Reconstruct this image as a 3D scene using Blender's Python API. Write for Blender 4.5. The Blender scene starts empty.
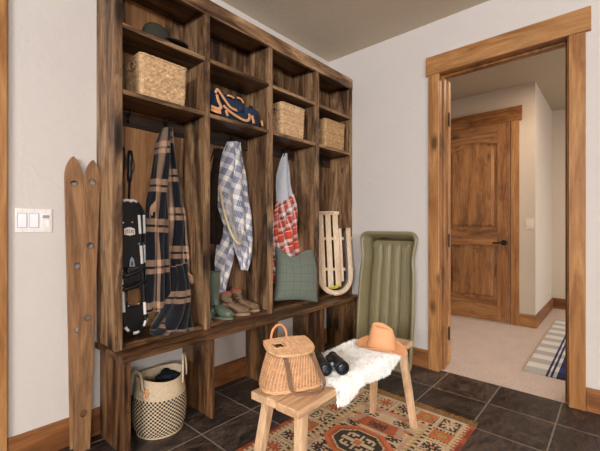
import bpy, bmesh, math, random
from mathutils import Vector, Matrix, noise
random.seed(7)
PI = math.pi
S = bpy.context.scene
COL = S.collection
R = math.radians

# ------------------------------------------------------------------ helpers
F, CX, CY = 356.7, 300.0, 227.5
def A(px, py, Y):                      # a point of the photo on the plane y = Y
    a = (px - CX) / F; b = -(py - CY) / F
    x, y = .6653*a + .7469, -.7469*a + .6653
    t = Y / y
    return Vector((t*x, Y, 1 + t*b))

def srgb(r, g, b):
    def f(c):
        c /= 255
        return c/12.92 if c <= .04045 else ((c+.055)/1.055)**2.4
    return (f(r), f(g), f(b), 1)

def nb(): return bmesh.new()

def obj(name, bm, mat=None, parent=None, smooth=False, label=None, sub=0, auto=None):
    me = bpy.data.meshes.new(name)
    bm.normal_update(); bm.to_mesh(me); bm.free()
    if mat is not None:
        for m in (mat if isinstance(mat, (list, tuple)) else [mat]): me.materials.append(m)
    o = bpy.data.objects.new(name, me); COL.objects.link(o)
    if smooth or auto:
        for p in me.polygons: p.use_smooth = True
        if auto: me.set_sharp_from_angle(angle=R(auto))
    if parent is not None: o.parent = parent
    if label: o['label'] = label
    if sub:
        m = o.modifiers.new('sub', 'SUBSURF'); m.levels = sub; m.render_levels = sub
    return o

def empty(name, loc=(0, 0, 0), rz=0, rot=None):
    o = bpy.data.objects.new(name, None); COL.objects.link(o)
    o.location = loc; o.rotation_euler = rot if rot else (0, 0, rz)
    o.empty_display_size = .1
    return o

def tag(o, label, cat, group=None):
    o['label'] = label; o['category'] = cat
    if group: o['group'] = group
    return o

def thing(name, label, cat, loc=(0, 0, 0), rz=0, group=None, rot=None):
    return tag(empty(name, loc, rz, rot), label, cat, group)

def struct(name, bm, mat, label=None, **k):
    o = obj(name, bm, mat, **k); o['kind'] = 'structure'
    o['category'] = name.split('_')[0]
    o['label'] = label or name
    return o

def rebase(o, p):                      # move a mesh's origin to p without moving the mesh
    o.data.transform(Matrix.Translation(-Vector(p))); o.location = p
    return o

def dup(root, loc, rz=0, label=None, rot=None):
    r = root.copy(); COL.objects.link(r); r.location = loc; r.rotation_euler = rot if rot else (0, 0, rz)
    if label: r['label'] = label
    for ch in list(root.children):
        c = ch.copy(); COL.objects.link(c); c.parent = r
        for g in list(ch.children):
            d = g.copy(); COL.objects.link(d); d.parent = c
    return r

def box(bm, a, b, bev=0, M=None, tint=None, mi=0, seg=2):
    x0, y0, z0 = a; x1, y1, z1 = b
    vs = [bm.verts.new((x, y, z)) for z in (z0, z1) for y in (y0, y1) for x in (x0, x1)]
    fs = [bm.faces.new([vs[i] for i in f]) for f in ((0,2,3,1),(4,5,7,6),(0,1,5,4),(2,6,7,3),(0,4,6,2),(1,3,7,5))]
    for f in fs: f.material_index = mi
    if bev:
        es = set(e for f in fs for e in f.edges)
        r = bmesh.ops.bevel(bm, geom=list(es), offset=bev, segments=seg, affect='EDGES', profile=.5, clamp_overlap=True)
        vs = list(set(v for f in r['faces'] for v in f.verts) | set(v for v in vs if v.is_valid))
    fs = list(set(f for v in vs for f in v.link_faces))
    if M is not None: bmesh.ops.transform(bm, matrix=M, verts=vs)
    if tint is not None: paint(bm, fs, tint)
    return vs

def paint(bm, faces, t):
    L = bm.loops.layers.float_color.get('Tint') or bm.loops.layers.float_color.new('Tint')
    for f in faces:
        for l in f.loops: l[L] = (t, t, t, 1)

def loft(bm, rings, closed=True, cap=True, mi=0):
    R_ = [[bm.verts.new(p) for p in r] for r in rings]
    n = len(R_[0]); out = []
    for a, b in zip(R_, R_[1:]):
        for i in range(n if closed else n-1):
            j = (i+1) % n
            f = bm.faces.new((a[i], a[j], b[j], b[i])); f.material_index = mi; out.append(f)
    if cap and closed:
        for r, fl in ((R_[0], True), (R_[-1], False)):
            f = bm.faces.new(list(reversed(r)) if fl else r); f.material_index = mi; out.append(f)
    return R_, out

def tube(bm, pts, r, n=8, closed=False, mi=0, flat=None, up=None):
    """round tube (or a ribbon of half widths flat=(a,b)) along points"""
    P = [Vector(p) for p in pts]; rings = []
    N = len(P); prev = None
    for i, p in enumerate(P):
        if closed: t = P[(i+1) % N] - P[i-1]
        else: t = P[min(i+1, N-1)] - P[max(i-1, 0)]
        t = t.normalized() if t.length > 1e-9 else Vector((0, 0, 1))
        u = Vector(up) if up is not None else (prev if prev else (Vector((0, 0, 1)) if abs(t.z) < .9 else Vector((1, 0, 0))))
        s = t.cross(u)
        if s.length < 1e-6: s = t.cross(Vector((1, .3, .2)))
        s.normalize(); w = s.cross(t).normalized(); prev = w
        rr = r[i] if isinstance(r, (list, tuple)) else r
        if flat:
            a, b = flat
            rings.append([p + s*(a*math.copysign(abs(math.cos(q))**.5, math.cos(q))) + w*(b*math.copysign(abs(math.sin(q))**.5, math.sin(q))) for q in [2*PI*k/n for k in range(n)]])
        else:
            rings.append([p + s*(rr*math.cos(q)) + w*(rr*math.sin(q)) for q in [2*PI*k/n for k in range(n)]])
    if closed: rings.append(rings[0])
    if closed:
        V = [[bm.verts.new(p) for p in q] for q in rings[:-1]]
        for i in range(N):
            a, b = V[i], V[(i+1) % N]
            for k in range(n):
                f = bm.faces.new((a[k], a[(k+1) % n], b[(k+1) % n], b[k])); f.material_index = mi
        return
    loft(bm, rings, True, True, mi)

def smooth_path(pts, k=8):
    P = [Vector(p) for p in pts]; out = []
    for i in range(len(P)-1):
        a, b, c, d = P[max(i-1, 0)], P[i], P[i+1], P[min(i+2, len(P)-1)]
        for j in range(k):
            t = j/k
            out.append(.5*((2*b) + (c-a)*t + (2*a-5*b+4*c-d)*t*t + (3*b-a-3*c+d)*t**3))
    out.append(P[-1]); return out

def lathe(bm, prof, n=24, c=(0, 0, 0), sx=1, sy=1, mi=0):
    c = Vector(c)
    rings = [[c + Vector((r*sx*math.cos(2*PI*k/n), r*sy*math.sin(2*PI*k/n), z)) for k in range(n)] for r, z in prof]
    return loft(bm, rings, True, True, mi)

def cyl(bm, a, b, r, n=16, r2=None, mi=0):
    tube(bm, [a, b], [r, r if r2 is None else r2], n, mi=mi)

def plate(bm, outer, holes, th, to3d):
    """flat outline with holes, extruded by th; to3d maps (u, v, w)"""
    edges = []
    for loop in [outer] + holes:
        vs = [bm.verts.new((u, v, 0)) for u, v in loop]
        edges += [bm.edges.new((vs[i], vs[(i+1) % len(vs)])) for i in range(len(vs))]
    r = bmesh.ops.triangle_fill(bm, use_beauty=True, use_dissolve=False, edges=edges)
    fs = [g for g in r['geom'] if isinstance(g, bmesh.types.BMFace)]
    e = bmesh.ops.extrude_face_region(bm, geom=fs)
    nv = [g for g in e['geom'] if isinstance(g, bmesh.types.BMVert)]
    for v in nv: v.co.z = th
    for v in bm.verts: v.co = to3d(*v.co)
    bmesh.ops.recalc_face_normals(bm, faces=bm.faces)

def lerp(a, b, t): return a + (b-a)*t
def table(rows, q):                    # rows (q, a, b, ...) interpolated smoothly at q; q descending or ascending
    rs = sorted(rows)
    if q <= rs[0][0]: return rs[0][1:]
    for a, b in zip(rs, rs[1:]):
        if q <= b[0]:
            t = (q-a[0])/(b[0]-a[0]); 
            return tuple(lerp(x, y, t) for x, y in zip(a[1:], b[1:]))
    return rs[-1][1:]

# ------------------------------------------------------------------ materials
class NT:
    def __init__(s, name):
        s.m = bpy.data.materials.new(name); s.m.use_nodes = True
        s.t = s.m.node_tree; s.b = s.t.nodes['Principled BSDF']
    def n(s, typ, **k):
        o = s.t.nodes.new(typ)
        for a, v in k.items(): setattr(o, a, v)
        return o
    def l(s, a, b): s.t.links.new(a, b)
    def math(s, op, a, b=None, c=None, clamp=False):
        o = s.n('ShaderNodeMath', operation=op, use_clamp=clamp)
        for i, v in enumerate((a, b, c)):
            if v is None: continue
            if isinstance(v, (int, float)): o.inputs[i].default_value = v
            else: s.l(v, o.inputs[i])
        return o.outputs[0]
    def mix(s, f, a, b, mode='MIX'):
        o = s.n('ShaderNodeMix', data_type='RGBA', blend_type=mode)
        for i, v in ((0, f), (6, a), (7, b)):
            if isinstance(v, (int, float)): o.inputs[i].default_value = v
            elif isinstance(v, tuple): o.inputs[i].default_value = v
            else: s.l(v, o.inputs[i])
        return o.outputs[2]
    def ramp(s, f, stops, interp='LINEAR'):
        o = s.n('ShaderNodeValToRGB'); cr = o.color_ramp; cr.interpolation = interp
        while len(cr.elements) < len(stops): cr.elements.new(.5)
        for e, (p, c) in zip(cr.elements, stops):
            e.position = p; e.color = c if isinstance(c, tuple) else (c, c, c, 1)
        s.l(f, o.inputs[0]); return o.outputs[0]
    def noise(s, vec, scale, detail=4, rough=.55, dist=0):
        o = s.n('ShaderNodeTexNoise'); o.inputs['Scale'].default_value = scale
        o.inputs['Detail'].default_value = detail; o.inputs['Roughness'].default_value = rough
        o.inputs['Distortion'].default_value = dist
        if vec is not None: s.l(vec, o.inputs['Vector'])
        return o.outputs[0]
    def scale(s, vec, v):
        o = s.n('ShaderNodeMapping'); o.inputs['Scale'].default_value = v; s.l(vec, o.inputs[0]); return o.outputs[0]
    def coord(s, rnd=True):
        c = s.n('ShaderNodeTexCoord').outputs['Object']
        if not rnd: return c
        r = s.n('ShaderNodeObjectInfo').outputs['Random']
        o = s.n('ShaderNodeVectorMath', operation='ADD'); s.l(c, o.inputs[0])
        m = s.n('ShaderNodeCombineXYZ'); k = s.math('MULTIPLY', r, 13.7)
        for i in range(3): s.l(k, m.inputs[i])
        s.l(m.outputs[0], o.inputs[1]); return o.outputs[0]
    def bump(s, h, strength=.3, dist=.002):
        o = s.n('ShaderNodeBump'); o.inputs['Strength'].default_value = strength; o.inputs['Distance'].default_value = dist
        s.l(h, o.inputs['Height']); s.l(o.outputs[0], s.b.inputs['Normal'])
    def col(s, c):
        if isinstance(c, tuple): s.b.inputs['Base Color'].default_value = c
        else: s.l(c, s.b.inputs['Base Color'])
    def rough(s, v, spec=None):
        if isinstance(v, (int, float)): s.b.inputs['Roughness'].default_value = v
        else: s.l(v, s.b.inputs['Roughness'])
        if spec is not None: s.b.inputs['Specular IOR Level'].default_value = spec
        return s
    def tint(s, c, amt=1):
        a = s.n('ShaderNodeAttribute', attribute_name='Tint').outputs['Fac']
        k = s.math('MULTIPLY_ADD', a, amt, 1.0)
        o = s.n('ShaderNodeVectorMath', operation='SCALE'); s.l(c, o.inputs[0]); s.l(k, o.inputs['Scale'])
        return o.outputs[0]

def plain(name, c, rough=.6, var=.12, nscale=30, spec=.3, metal=0, bump=0, bscale=200):
    t = NT(name); v = t.coord()
    n = t.noise(v, nscale, 4)
    lo = tuple(x*(1-var) for x in c[:3]) + (1,); hi = tuple(min(1, x*(1+var)) for x in c[:3]) + (1,)
    cc = t.ramp(n, [(.3, lo), (.7, hi)])
    t.col(t.tint(cc)); t.rough(rough, spec); t.b.inputs['Metallic'].default_value = metal
    if bump: t.bump(t.noise(v, bscale, 3), bump, .002)
    return t.m

WC = {}
def wood(kind, axis):
    key = (kind, axis)
    if key in WC: return WC[key]
    K = dict(
        rustic=dict(c=[srgb(58, 40, 28), srgb(108, 78, 53), srgb(146, 111, 78), srgb(176, 144, 108)], blot=.8, knot=.92, rough=.55, var=.16, streak=.45),
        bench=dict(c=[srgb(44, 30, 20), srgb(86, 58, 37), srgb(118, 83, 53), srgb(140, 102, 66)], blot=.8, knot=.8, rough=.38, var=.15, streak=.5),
        alder=dict(c=[srgb(126, 82, 46), srgb(160, 108, 62), srgb(178, 128, 78), srgb(196, 148, 96)], blot=.16, knot=.8, rough=.42, var=.06, streak=.25),
        door=dict(c=[srgb(98, 62, 34), srgb(138, 90, 50), srgb(158, 108, 62), srgb(174, 124, 76)], blot=.5, knot=.7, rough=.42, var=.1, streak=.4),
        base=dict(c=[srgb(92, 56, 30), srgb(128, 80, 44), srgb(150, 98, 58), srgb(164, 112, 70)], blot=.4, knot=.7, rough=.45, var=.1, streak=.35),
        ski=dict(c=[srgb(100, 70, 46), srgb(138, 100, 68), srgb(160, 119, 83), srgb(178, 140, 102)], blot=.3, knot=.3, rough=.5, var=.12, streak=.4),
        teak=dict(c=[srgb(160, 118, 86), srgb(200, 160, 122), srgb(216, 180, 144), srgb(230, 200, 168)], blot=.25, knot=.25, rough=.55, var=.12, streak=.25),
        sled=dict(c=[srgb(196, 160, 126), srgb(216, 184, 150), srgb(226, 198, 166), srgb(236, 212, 182)], blot=.15, knot=.1, rough=.5, var=.06, streak=.18),
        panel=dict(c=[srgb(120, 80, 48), srgb(160, 112, 70), srgb(176, 128, 84), srgb(186, 140, 96)], blot=.3, knot=.3, rough=.55, var=.1, streak=.25),
        dark=dict(c=[srgb(24, 17, 13), srgb(44, 31, 23), srgb(60, 43, 31), srgb(78, 58, 42)], blot=.6, knot=.5, rough=.5, var=.1, streak=.4),
    )[kind]
    t = NT('wood_%s_%s' % (kind, 'xyz'[axis])); v = t.coord()
    def st(across, along):
        s = [across]*3; s[axis] = along; return t.scale(v, tuple(s))
    # warp so grain wanders round knots
    n1 = t.noise(st(12, 1.5), 1, 6, .66, 1.0)
    n2 = t.noise(st(110, 5), 1, 4, .65, .3)
    n3 = t.noise(st(5.5, 2.4), 1, 5, .68, .8)
    base = t.ramp(n1, list(zip((.34, .45, .54, .66) if kind in ('rustic', 'bench', 'dark') else (.28, .44, .57, .75), K['c'])))
    sk = t.ramp(n2, [(.32, 1-K['streak']), (.56, 1.0), (.75, 1.12)])
    c = t.mix(1.0, base, sk, 'MULTIPLY')
    bl = t.ramp(n3, [(.33, 1-K['blot']), (.47, 1.0), (1, 1.0)])
    c = t.mix(1.0, c, bl, 'MULTIPLY')
    fl = t.noise(st(46, 9), 1, 3, .6, .4)
    c = t.mix(1.0, c, t.ramp(fl, [(.30, 1-K['blot']*(.9 if kind in ('rustic', 'bench', 'dark') else .4)), (.40, 1.0)]), 'MULTIPLY')
    vo = t.n('ShaderNodeTexVoronoi', feature='F1'); vo.inputs['Scale'].default_value = 1
    wv = t.n('ShaderNodeVectorMath', operation='ADD'); t.l(st(6.5, 2.6), wv.inputs[0])
    nn = t.n('ShaderNodeTexNoise'); nn.inputs['Scale'].default_value = 3; t.l(v, nn.inputs['Vector'])
    sc = t.n('ShaderNodeVectorMath', operation='SCALE'); t.l(nn.outputs['Color'], sc.inputs[0]); sc.inputs['Scale'].default_value = .35
    t.l(sc.outputs[0], wv.inputs[1]); t.l(wv.outputs[0], vo.inputs['Vector'])
    sep = t.n('ShaderNodeSeparateColor'); t.l(vo.outputs['Color'], sep.inputs[0])
    on = t.math('GREATER_THAN', sep.outputs[0], .55)
    kn = t.ramp(vo.outputs['Distance'], [(.10, 1.0), (.19, .62), (.24, .25), (.40, 0.0)] if kind in ('rustic', 'bench', 'dark') else [(.07, 1.0), (.13, .5), (.20, 0.0)])
    kf = t.math('MULTIPLY', t.math('MULTIPLY', kn, on), K['knot'])
    c = t.mix(kf, c, tuple(x*.22 for x in K['c'][0][:3]) + (1,))
    r = t.n('ShaderNodeObjectInfo').outputs['Random']
    k = t.math('MULTIPLY_ADD', r, 2*K['var'], 1-K['var'])
    o = t.n('ShaderNodeVectorMath', operation='SCALE'); t.l(c, o.inputs[0]); t.l(k, o.inputs['Scale'])
    t.col(t.tint(o.outputs[0])); t.rough(K['rough'], .35)
    t.bump(t.math('MULTIPLY_ADD', n2, .7, n3), .35, .0015)
    WC[key] = t.m
    return t.m
X_, Y_, Z_ = 0, 1, 2

def wallmat(name, c, bump=.35, scale=22):
    t = NT(name); v = t.coord(False)
    n = t.noise(v, 2.2, 3)
    cc = t.ramp(n, [(.3, tuple(x*.97 for x in c[:3])+(1,)), (.7, c)])
    t.col(cc); t.rough(.75, .25)
    h = t.ramp(t.noise(v, scale, 3, .5, .6), [(.4, 0.0), (.62, 1.0)])
    t.bump(h, bump, .0025); return t.m

def plaid(name, stops_u, stops_v, per_u, per_v, rot=0, fine=900, rough=.9):
    t = NT(name)
    uv = t.n('ShaderNodeUVMap').outputs[0]
    mp = t.n('ShaderNodeMapping'); mp.inputs['Rotation'].default_value = (0, 0, rot); t.l(uv, mp.inputs[0])
    sp = t.n('ShaderNodeSeparateXYZ'); t.l(mp.outputs[0], sp.inputs[0])
    fu = t.math('FRACT', t.math('DIVIDE', sp.outputs[0], per_u)); fv = t.math('FRACT', t.math('DIVIDE', sp.outputs[1], per_v))
    cu = t.ramp(fu, stops_u, 'CONSTANT'); cv = t.ramp(fv, stops_v, 'CONSTANT')
    c = t.mix(.5, cu, cv)
    n = t.noise(mp.outputs[0], fine, 2)
    c = t.mix(1.0, c, t.ramp(n, [(.3, .78), (.7, 1.15)]), 'MULTIPLY')
    t.col(c); t.rough(rough, .1); t.b.inputs['Sheen Weight'].default_value = .25
    t.bump(n, .4, .001); return t.m

M_wall = wallmat('wall_paint', srgb(208, 200, 194), .3)
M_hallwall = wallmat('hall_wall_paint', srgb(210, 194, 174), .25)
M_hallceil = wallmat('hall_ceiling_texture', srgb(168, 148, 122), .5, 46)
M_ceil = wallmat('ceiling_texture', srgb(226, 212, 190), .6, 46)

def slate_mat():
    t = NT('slate_tiles'); g = t.n('ShaderNodeNewGeometry').outputs['Position']
    sp = t.n('ShaderNodeSeparateXYZ'); t.l(g, sp.inputs[0])
    PX, PY = .3135, .3165; P = PX; J = .0055
    u = t.math('DIVIDE', t.math('SUBTRACT', sp.outputs[0], .03), PX)
    w = t.math('DIVIDE', t.math('SUBTRACT', sp.outputs[1], -.0805), PY)
    # alternate rows shift by a hair, as laid by hand
    fu, fw = t.math('FRACT', u), t.math('FRACT', w)
    def edge(f): return t.math('MINIMUM', f, t.math('SUBTRACT', 1.0, f))
    wob = t.math('MULTIPLY', t.math('SUBTRACT', t.noise(g, 25, 3), .5), .018)
    d = t.math('ADD', t.math('MINIMUM', edge(fu), edge(fw)), wob)
    gr = t.math('LESS_THAN', d, J/P/2*1.35)
    idv = t.n('ShaderNodeCombineXYZ'); t.l(t.math('FLOOR', u), idv.inputs[0]); t.l(t.math('FLOOR', w), idv.inputs[1])
    wn = t.n('ShaderNodeTexWhiteNoise', noise_dimensions='3D'); t.l(idv.outputs[0], wn.inputs['Vector'])
    off = t.n('ShaderNodeVectorMath', operation='ADD'); t.l(g, off.inputs[0])
    sc = t.n('ShaderNodeVectorMath', operation='SCALE'); t.l(wn.outputs['Color'], sc.inputs[0]); sc.inputs['Scale'].default_value = 20
    t.l(sc.outputs[0], off.inputs[1]); v = off.outputs[0]
    n1 = t.noise(v, 4.5, 8, .68, 1.6); n2 = t.noise(t.scale(v, (2.2, 7, 1)), 2, 8, .7, 2.6)
    n3 = t.noise(v, 60, 4, .7)
    c = t.ramp(n1, [(.38, srgb(26, 23, 23)), (.46, srgb(50, 43, 41)), (.52, srgb(72, 64, 61)), (.57, srgb(92, 72, 55)), (.64, srgb(112, 105, 100))])
    c2 = t.ramp(n2, [(.38, srgb(28, 25, 26)), (.47, srgb(58, 51, 51)), (.53, srgb(84, 74, 72)), (.58, srgb(112, 80, 52)), (.66, srgb(98, 98, 94))])
    c = t.mix(.5, c, c2)
    c = t.mix(1.0, c, t.ramp(n3, [(.38, .78), (.62, 1.18)]), 'MULTIPLY')
    k = t.n('ShaderNodeVectorMath', operation='SCALE'); t.l(c, k.inputs[0]); t.l(t.math('MULTIPLY_ADD', wn.outputs['Value'], .6, .45), k.inputs['Scale'])
    c = t.mix(gr, k.outputs[0], srgb(132, 122, 112))
    t.col(c)
    t.rough(t.ramp(n1, [(.4, .30), (.6, .55)]), .45)
    h = t.math('MULTIPLY_ADD', t.math('LESS_THAN', d, J/P/2*1.6), -1.2, t.math('MULTIPLY_ADD', n2, 1.0, n1))
    t.bump(h, .6, .004); return t.m
M_slate = slate_mat()

def carpet_mat():
    t = NT('beige_carpet'); v = t.coord(False)
    n = t.noise(v, 150, 3, .75); b = t.noise(v, 7, 3)
    c = t.ramp(n, [(.34, srgb(168, 142, 126)), (.5, srgb(216, 194, 178)), (.66, srgb(242, 224, 210))])
    c = t.mix(1.0, c, t.ramp(b, [(.3, .92), (.7, 1.03)]), 'MULTIPLY')
    t.col(c); t.rough(.95, .05); t.bump(n, .9, .006); return t.m
M_carpet = carpet_mat()
M_black = plain('black_metal', srgb(26, 25, 25), .45, .1, spec=.5)
M_blackplastic = plain('black_plastic', srgb(16, 16, 18), .5, .15, spec=.35)
M_rubberblack = plain('black_rubber', srgb(22, 22, 24), .42, .1, spec=.5)
M_white = plain('white_plastic', srgb(236, 230, 226), .4, .03, spec=.4)
M_ivory = plain('ivory_plastic', srgb(228, 214, 192), .45, .03, spec=.4)
M_rocker = plain('rocker_white', srgb(244, 244, 248), .35, .02, spec=.45)
M_grey = plain('grey_plastic', srgb(150, 156, 172), .4, .05)
M_bronze = plain('oil_bronze', srgb(38, 30, 26), .38, .15, spec=.5, metal=.6)
M_screw = plain('steel_screw', srgb(200, 200, 200), .3, .05, metal=1)
M_seagrass = plain('seagrass', srgb(196, 160, 120), .8, .3, 60, .2, bump=.5, bscale=120)
M_seagrass2 = plain('seagrass_darker', srgb(178, 142, 100), .8, .3, 60, .2, bump=.5, bscale=120)
M_wicker = plain('wicker', srgb(208, 164, 124), .55, .2, 50, .35)
M_wickerbody = plain('wicker_weave', srgb(178, 132, 94), .6, .25, 60, .3)
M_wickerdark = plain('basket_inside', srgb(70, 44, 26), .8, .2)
M_strap = plain('grey_brown_leather', srgb(122, 92, 72), .6, .15, 40)
M_tan = plain('tan_leather', srgb(212, 152, 104), .55, .12, 40)
M_navy = plain('navy_canvas', srgb(44, 56, 76), .85, .2, 60, .15, bump=.3, bscale=400)
M_felt = plain('orange_tan_felt', srgb(226, 166, 122), .95, .05, 120, .08, bump=.2, bscale=500)
M_capgreen = plain('dark_green_felt', srgb(54, 52, 44), .9, .12, 80, .1, bump=.3, bscale=500)
M_olive = plain('olive_plastic', srgb(134, 124, 92), .36, .04, 12, .45)
M_boot = plain('green_rubber', srgb(90, 100, 84), .35, .06, 20, .5)
M_bootsole = plain('green_rubber_sole', srgb(98, 106, 90), .5, .08, 20, .4)
M_suede = plain('brown_suede', srgb(122, 98, 78), .95, .22, 45, .08, bump=.4, bscale=300)
M_lace = plain('brown_lace', srgb(70, 48, 36), .8, .1)
M_sole = plain('crepe_sole', srgb(150, 124, 96), .8, .1, 60)
M_lining = plain('red_lining', srgb(190, 84, 66), .85, .1)
M_cream = plain('cream_rope', srgb(194, 174, 146), .9, .1, 80, .1, bump=.4, bscale=300)
M_ropeblack = plain('charcoal_rope', srgb(52, 46, 42), .9, .15, 80, .1)
M_darkcloth = plain('dark_navy_cloth', srgb(30, 33, 42), .9, .25, 40, .1)
M_browncloth = plain('dark_brown_cloth', srgb(42, 30, 24), .9, .25, 30, .1)
M_greycloth = plain('pale_grey_cloth', srgb(198, 200, 208), .9, .06, 60, .1, bump=.3, bscale=600)
M_wool = plain('white_wool', srgb(252, 250, 246), .9, .04, 60, .1)
M_net = plain('grey_net', srgb(176, 170, 170), .9, .1)
M_netwood = plain('pale_bentwood', srgb(214, 192, 150), .5, .08, 30)
M_yellow = plain('yellow_cord', srgb(206, 200, 70), .8, .1)
M_brass = plain('dark_hook_metal', srgb(50, 44, 40), .4, .1, metal=.8)
def glass_mat(name, c, rough=.05):
    t = NT(name); t.col(c); t.rough(rough, .8); t.b.inputs['Coat Weight'].default_value = 1; return t.m
M_lens = glass_mat('coated_lens', srgb(20, 24, 34))
def pane_mat():
    t = NT('window_glass'); t.col((1, 1, 1, 1)); t.rough(0)
    t.b.inputs['Transmission Weight'].default_value = 1; t.b.inputs['IOR'].default_value = 1.02; return t.m
M_pane = pane_mat()

BK, TN, MB_ = srgb(20, 20, 26), srgb(170, 136, 110), srgb(92, 70, 56)
st1 = [(0, BK), (.40, TN), (.48, BK), (.53, TN), (.70, BK), (.75, TN), (.82, BK)]
st1v = [(0, BK), (.55, TN), (.67, BK), (.73, TN), (.88, BK)]
st1 = [(0, BK), (.32, TN), (.56, BK), (.64, TN), (.72, BK)]
M_plaid1 = plaid('black_tan_plaid', st1, st1v, .125, .21, 0, 700)
W1, B1, B2 = srgb(234, 228, 224), srgb(52, 58, 90), srgb(172, 174, 192)
st2 = [(0, W1)] + [(p, c) for k in range(5) for p, c in ((.36+.12*k, B1), (.36+.12*k+.055, B2))] + [(.94, W1)]
M_plaid2 = plaid('blue_white_plaid', st2, st2, .070, .070, R(24), 800)
RD, WH, GY, DK = srgb(218, 76, 54), srgb(240, 226, 218), srgb(150, 128, 124), srgb(110, 42, 40)
st3 = [(0, RD), (.30, WH), (.36, RD), (.42, DK), (.52, GY), (.62, WH), (.82, GY), (.88, DK), (.94, RD)]
M_plaid3 = plaid('red_white_plaid', st3, st3, .105, .105, R(-12), 800)
PG, PL = srgb(112, 120, 108), srgb(66, 76, 72)
st4 = [(0, PL), (.05, PG), (.52, PG), (.55, srgb(94, 104, 96)), (.58, PG)]
M_pillow = plaid('green_window_check', st4, st4, .072, .072, 0, 500)
# hall runner
def runner_mat():
    t = NT('striped_runner'); uv = t.n('ShaderNodeUVMap').outputs[0]
    sp = t.n('ShaderNodeSeparateXYZ'); t.l(uv, sp.inputs[0])
    W, N_, G = srgb(222, 218, 210), srgb(62, 66, 108), srgb(160, 160, 160)
    cu = t.ramp(sp.outputs[0], [(0, W), (.26, N_), (.285, W), (.31, N_), (.335, W), (.38, N_), (.62, W), (.66, N_), (.685, W), (.71, N_), (.735, W)], 'CONSTANT')
    fv = t.math('FRACT', t.math('DIVIDE', sp.outputs[1], .22))
    cv = t.ramp(fv, [(0, srgb(208, 206, 206)), (.5, srgb(255, 252, 246))], 'CONSTANT')
    c = t.mix(1.0, cu, cv, 'MULTIPLY'); n = t.noise(uv, 120, 2)
    t.col(c); t.rough(.9, .1); t.bump(n, .5, .002); return t.m
M_runner = runner_mat()

# ------------------------------------------------------------------ the room shell
XR, YB, ZC = 2.5, 1.887, 2.447
XL, YF = -4.6, -4.6
WT = .12
DO0, DO1, DZ = .197, .940, 2.084           # rough opening in the right wall
bm = nb(); box(bm, (XL-WT, YF-WT, -.06), (2.522, YB+WT, 0)); struct('floor', bm, M_slate, 'dark slate tile floor with pale grout')
bm = nb(); box(bm, (2.522, -1.8, -.06), (5.52, 2.42, .0)); struct('floor_hall', bm, M_carpet, 'pinkish beige carpet floor of the hall')
bm = nb(); box(bm, (XL-WT, YF-WT, ZC), (XR+WT, YB+WT, ZC+.08)); struct('ceiling', bm, M_ceil, 'tan textured ceiling')
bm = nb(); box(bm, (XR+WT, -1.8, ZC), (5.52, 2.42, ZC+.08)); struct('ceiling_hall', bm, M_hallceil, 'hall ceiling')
bm = nb(); box(bm, (XL-WT, YB, 0), (XR, YB+WT, ZC)); struct('wall_back', bm, M_wall, 'cream wall behind the lockers')
bm = nb()
box(bm, (XR, DO1, 0), (XR+WT, YB+WT, ZC)); box(bm, (XR, YF-WT, 0), (XR+WT, DO0, ZC)); box(bm, (XR, DO0, DZ), (XR+WT, DO1, ZC))
struct('wall_right', bm, M_wall, 'cream wall with the doorway')
WY0, WY1, WZ0, WZ1 = -3.4, -.8, .85, 2.2      # window in the left wall
bm = nb()
box(bm, (XL-WT, YF, 0), (XL, WY0, ZC)); box(bm, (XL-WT, WY1, 0), (XL, YB, ZC)); box(bm, (XL-WT, WY0, 0), (XL, WY1, WZ0+.85)); box(bm, (XL-WT, WY0, WZ1+.1), (XL, WY1, ZC))
struct('wall_left', bm, wood('bench', Z_), 'unseen wall with a high window behind the camera, made dark timber to cut bounce light')  # unseen side; dark boards chosen to keep bounce light low
FX0, FX1 = -3.6, -1.0
bm = nb()
box(bm, (XL-WT, YF-WT, 0), (FX0, YF, ZC)); box(bm, (FX1, YF-WT, 0), (XR, YF, ZC)); box(bm, (FX0, YF-WT, 0), (FX1, YF, WZ0+.85)); box(bm, (FX0, YF-WT, WZ1+.1), (FX1, YF, ZC))
struct('wall_front', bm, wood('bench', Z_), 'unseen wall with a wide window behind the camera, made dark timber to cut bounce light')  # dark like the left wall, to hold back fill from behind
def window(name, x0, x1, y0, y1, z0, z1, along):
    bm = nb(); f = .045
    def b(a0, a1, c0, c1, d0, d1):
        if along == 'x': box(bm, (a0, d0, c0), (a1, d1, c1), .003)
        else: box(bm, (d0, a0, c0), (d1, a1, c1), .003)
    a0, a1 = (x0, x1) if along == 'x' else (y0, y1)
    d0, d1 = (y0, y1) if along == 'x' else (x0, x1)
    b(a0, a0+f, z0, z1, d0, d1); b(a1-f, a1, z0, z1, d0, d1); b(a0+f, a1-f, z0, z0+f, d0, d1); b(a0+f, a1-f, z1-f, z1, d0, d1)
    m = (a0+a1)/2; b(m-.02, m+.02, z0+f, z1-f, d0, d1)
    o = struct(name, bm, wood('alder', Z_), 'wood framed window behind the camera')
    return o
window('window_1', FX0, FX1, YF-WT+.02, YF-.02, WZ0+.85, WZ1+.1, 'x')
window('window_3', XL-WT+.02, XL-.02, WY0, WY1, WZ0+.85, WZ1+.1, 'y')
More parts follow.
